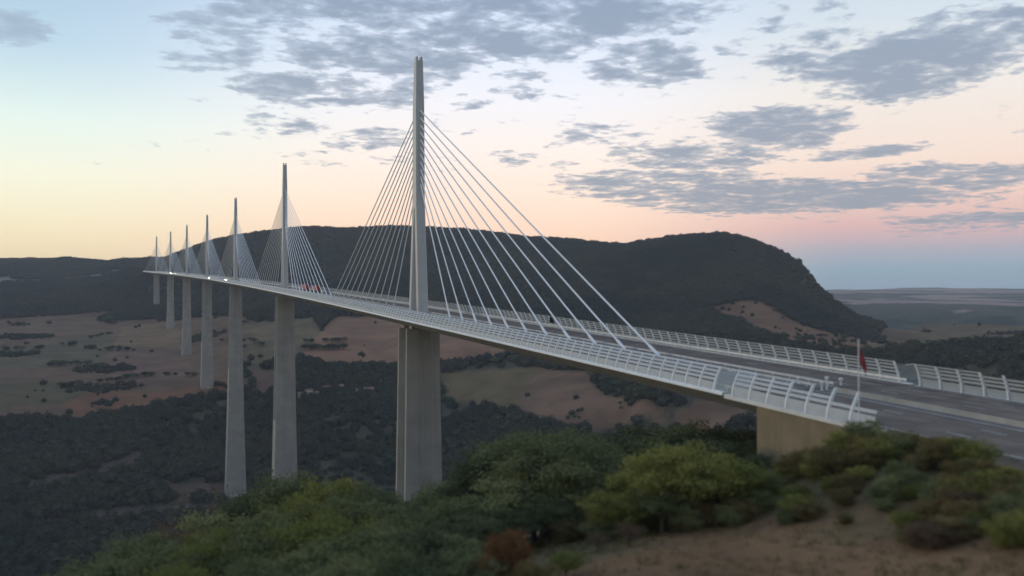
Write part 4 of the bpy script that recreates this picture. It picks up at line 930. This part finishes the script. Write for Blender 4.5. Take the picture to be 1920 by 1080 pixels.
# dry grass tufts on the near slope
def dry_grass():
    r = np.random.default_rng(8); N = 15000; K = 7
    d = np.sqrt(r.uniform(45**2, 120**2, N)); az = np.radians(r.uniform(-8, 56, N)); x = CAM[0]+d*np.sin(az); y = CAM[1]+d*np.cos(az)
    dens = fbm(x, y, 16.0, 3)+0.5; ok = (r.random(N) < sstep(0.35, 0.7, dens)+0.15) & (x-KURV*y*y/2 < -17.5)
    x, y = x[ok], y[ok]; z = ground(x, y); n = len(x)
    b0 = np.repeat(np.column_stack([x, y, z-0.03]), K, 0) + np.column_stack([r.normal(0, 0.16, n*K), r.normal(0, 0.16, n*K), np.zeros(n*K)])
    h = np.repeat(r.uniform(0.18, 0.55, n), K)*r.uniform(0.6, 1.2, n*K); a = r.uniform(0, 6.28, n*K); w = 0.025+0.02*r.random(n*K)
    side = np.column_stack([np.cos(a)*w, np.sin(a)*w, 0*a]); tip = b0+np.column_stack([r.normal(0, 0.16, n*K), r.normal(0, 0.16, n*K), h])
    v = np.stack([b0-side, b0+side, tip], 1).reshape(-1, 3)
    me = bpy.data.meshes.new('dry_grass'); me.from_pydata(v.tolist(), [], np.arange(len(v)).reshape(-1, 3).tolist())
    me.materials.append(leaf_mat('dry_blade', (0.14,0.12,0.05), (0.30,0.23,0.12)))
    tag(link('dry_grass', me), 'short dry grass tufts on the near slope', 'grass', kind='stuff')
dry_grass()
# ---------------------------------------------------------------- woodland: one mass, instanced crowns
def far_crown(name, seed):
    r = np.random.default_rng(seed); me = bpy.data.meshes.new(name)
    bm = bmesh.new(); bmesh.ops.create_icosphere(bm, subdivisions=2, radius=1.0)
    off = r.uniform(0, 50, 3)
    from mathutils import noise as mn
    for v in bm.verts:
        k = 0.82+0.55*mn.noise(v.co*1.7+Vector(off)); v.co = Vector((v.co.x*0.5*k, v.co.y*0.5*k, 0.48+v.co.z*0.52*k))
    bm.to_mesh(me); bm.free()
    n = 150; p = r.normal(0, 1, (n, 3)); p /= np.linalg.norm(p, axis=1)[:,None]; c = p*np.array([0.52,0.52,0.53])*r.uniform(0.85,1.18,(n,1)); c[:,2] += 0.48
    a = r.normal(0, 1, (n, 3)); b = r.normal(0, 1, (n, 3)); l = 0.075
    v2 = np.stack([c-a*l, c+b*l, c+a*l], 1).reshape(-1, 3)
    V0 = [tuple(v.co) for v in me.vertices]; F0 = [tuple(q.vertices) for q in me.polygons]
    k = len(V0); me2 = bpy.data.meshes.new(name); me2.from_pydata(V0+v2.tolist(), [], F0+[(k+3*i, k+3*i+1, k+3*i+2) for i in range(n)])
    me2.materials.append(LEAF[6]); return bpy.data.objects.new(name, me2)
def woodland():
    r = np.random.default_rng(5)
    N = 230000
    az = np.radians(r.uniform(-15, 58, N)); d = np.sqrt(r.uniform(0, 1, N))*3900
    x = CAM[0]+d*np.sin(az); y = CAM[1]+d*np.cos(az)
    e = x - KURV*y*y/2
    fi = field_index(x, y); scrub = fbm(x+77, y+31, 75.0, 3)+0.5
    keep = (d > 175) & ((fi < 0) | ((scrub > 0.665) & (fi >= 0) & (fi != 11)) | ((fi == 11) & (r.random(N) < 0.05)) | (r.random(N) < 0.0015))
    keep &= ~((np.abs(e) < 20) & (y < -120)); keep &= ~((np.abs(e) < 13) & (y > 2256) & (y < 2800))
    keep &= ~((np.degrees(az) > 36) & (d > 2500))
    keep &= ~(scree(x, y, d) > 0.5)
    thin = fbm(x, y, 120.0, 3)+0.5
    keep &= (thin > np.where(d > 1500, 0.24, 0.40)) | (r.random(N) < 0.30)
    x, y, d, fi = x[keep], y[keep], d[keep], fi[keep]
    z = ground(x, y)
    e = x - KURV*y*y/2; ok = ~((np.abs(e) < 20) & (SLOPE*y-5-z < 13) & (y < 2260)); x, y, d, z, fi = x[ok], y[ok], d[ok], z[ok], fi[ok]; n = len(x)
    me = bpy.data.meshes.new('woodland'); me.vertices.add(n); me.vertices.foreach_set('co', np.column_stack([x, y, z-0.6]).astype(np.float32).ravel())
    sc = r.uniform(4.0, 12.5, n)*(0.75+0.5*(fbm(x, y, 60.0, 2)+0.5)); sc = np.where(fi >= 0, sc*0.55, sc); wd = sc*r.uniform(0.95, 1.45, n)
    a = me.attributes.new('size', 'FLOAT_VECTOR', 'POINT'); a.data.foreach_set('vector', np.column_stack([wd, wd, sc]).astype(np.float32).ravel())
    a = me.attributes.new('turn', 'FLOAT_VECTOR', 'POINT'); a.data.foreach_set('vector', np.column_stack([np.zeros(n), np.zeros(n), r.uniform(0, 6.28, n)]).astype(np.float32).ravel())
    a = me.attributes.new('kind_index', 'INT', 'POINT'); a.data.foreach_set('value', r.integers(0, 3, n).astype(np.int32))
    o = link('woodland', me); tag(o, 'dark green woodland covering the spur and the far valley sides', 'woodland', kind='stuff')
    ng = bpy.data.node_groups.new('woodland', 'GeometryNodeTree')
    ng.interface.new_socket('Geometry', in_out='INPUT', socket_type='NodeSocketGeometry'); ng.interface.new_socket('Geometry', in_out='OUTPUT', socket_type='NodeSocketGeometry')
    gi = ng.nodes.new('NodeGroupInput'); go = ng.nodes.new('NodeGroupOutput'); jn = ng.nodes.new('GeometryNodeJoinGeometry')
    def named(nm, ty):
        q = ng.nodes.new('GeometryNodeInputNamedAttribute'); q.data_type = ty; q.inputs[0].default_value = nm; return q.outputs[0]
    sz, tn, kx = named('size', 'FLOAT_VECTOR'), named('turn', 'FLOAT_VECTOR'), named('kind_index', 'INT')
    for k in range(3):
        ob = far_crown('forest_crown', 70+k)
        oi = ng.nodes.new('GeometryNodeObjectInfo'); oi.inputs['Object'].default_value = ob; oi.inputs['As Instance'].default_value = True
        cp = ng.nodes.new('FunctionNodeCompare'); cp.data_type = 'INT'; cp.operation = 'EQUAL'
        ng.links.new(kx, cp.inputs[2]); cp.inputs[3].default_value = k
        ip = ng.nodes.new('GeometryNodeInstanceOnPoints')
        ng.links.new(gi.outputs[0], ip.inputs['Points']); ng.links.new(cp.outputs[0], ip.inputs['Selection']); ng.links.new(oi.outputs['Geometry'], ip.inputs['Instance'])
        ng.links.new(tn, ip.inputs['Rotation']); ng.links.new(sz, ip.inputs['Scale']); ng.links.new(ip.outputs[0], jn.inputs[0])
    ng.links.new(jn.outputs[0], go.inputs[0])
    md = o.modifiers.new('woodland', 'NODES'); md.node_group = ng
    print('woodland crowns', n)
woodland()

# ---------------------------------------------------------------- morning haze
def haze():
    b = MB(); b.box(-11800, 11800, -12100, 11500, -420, 245)
    o = b.build('haze', None); m = bpy.data.materials.new('haze'); m.use_nodes = True; t = m.node_tree; t.nodes.clear()
    v = t.nodes.new('ShaderNodeVolumePrincipled'); v.inputs['Color'].default_value = (0.86, 0.92, 1.0, 1); v.inputs['Density'].default_value = HAZE_DENSITY; v.inputs['Anisotropy'].default_value = 0.0
    out = t.nodes.new('ShaderNodeOutputMaterial'); t.links.new(v.outputs[0], out.inputs['Volume'])
    o.data.materials.append(m); tag(o, 'thin bluish morning haze filling the valley', 'haze', kind='stuff')
HAZE_DENSITY = 6.0e-5
haze()
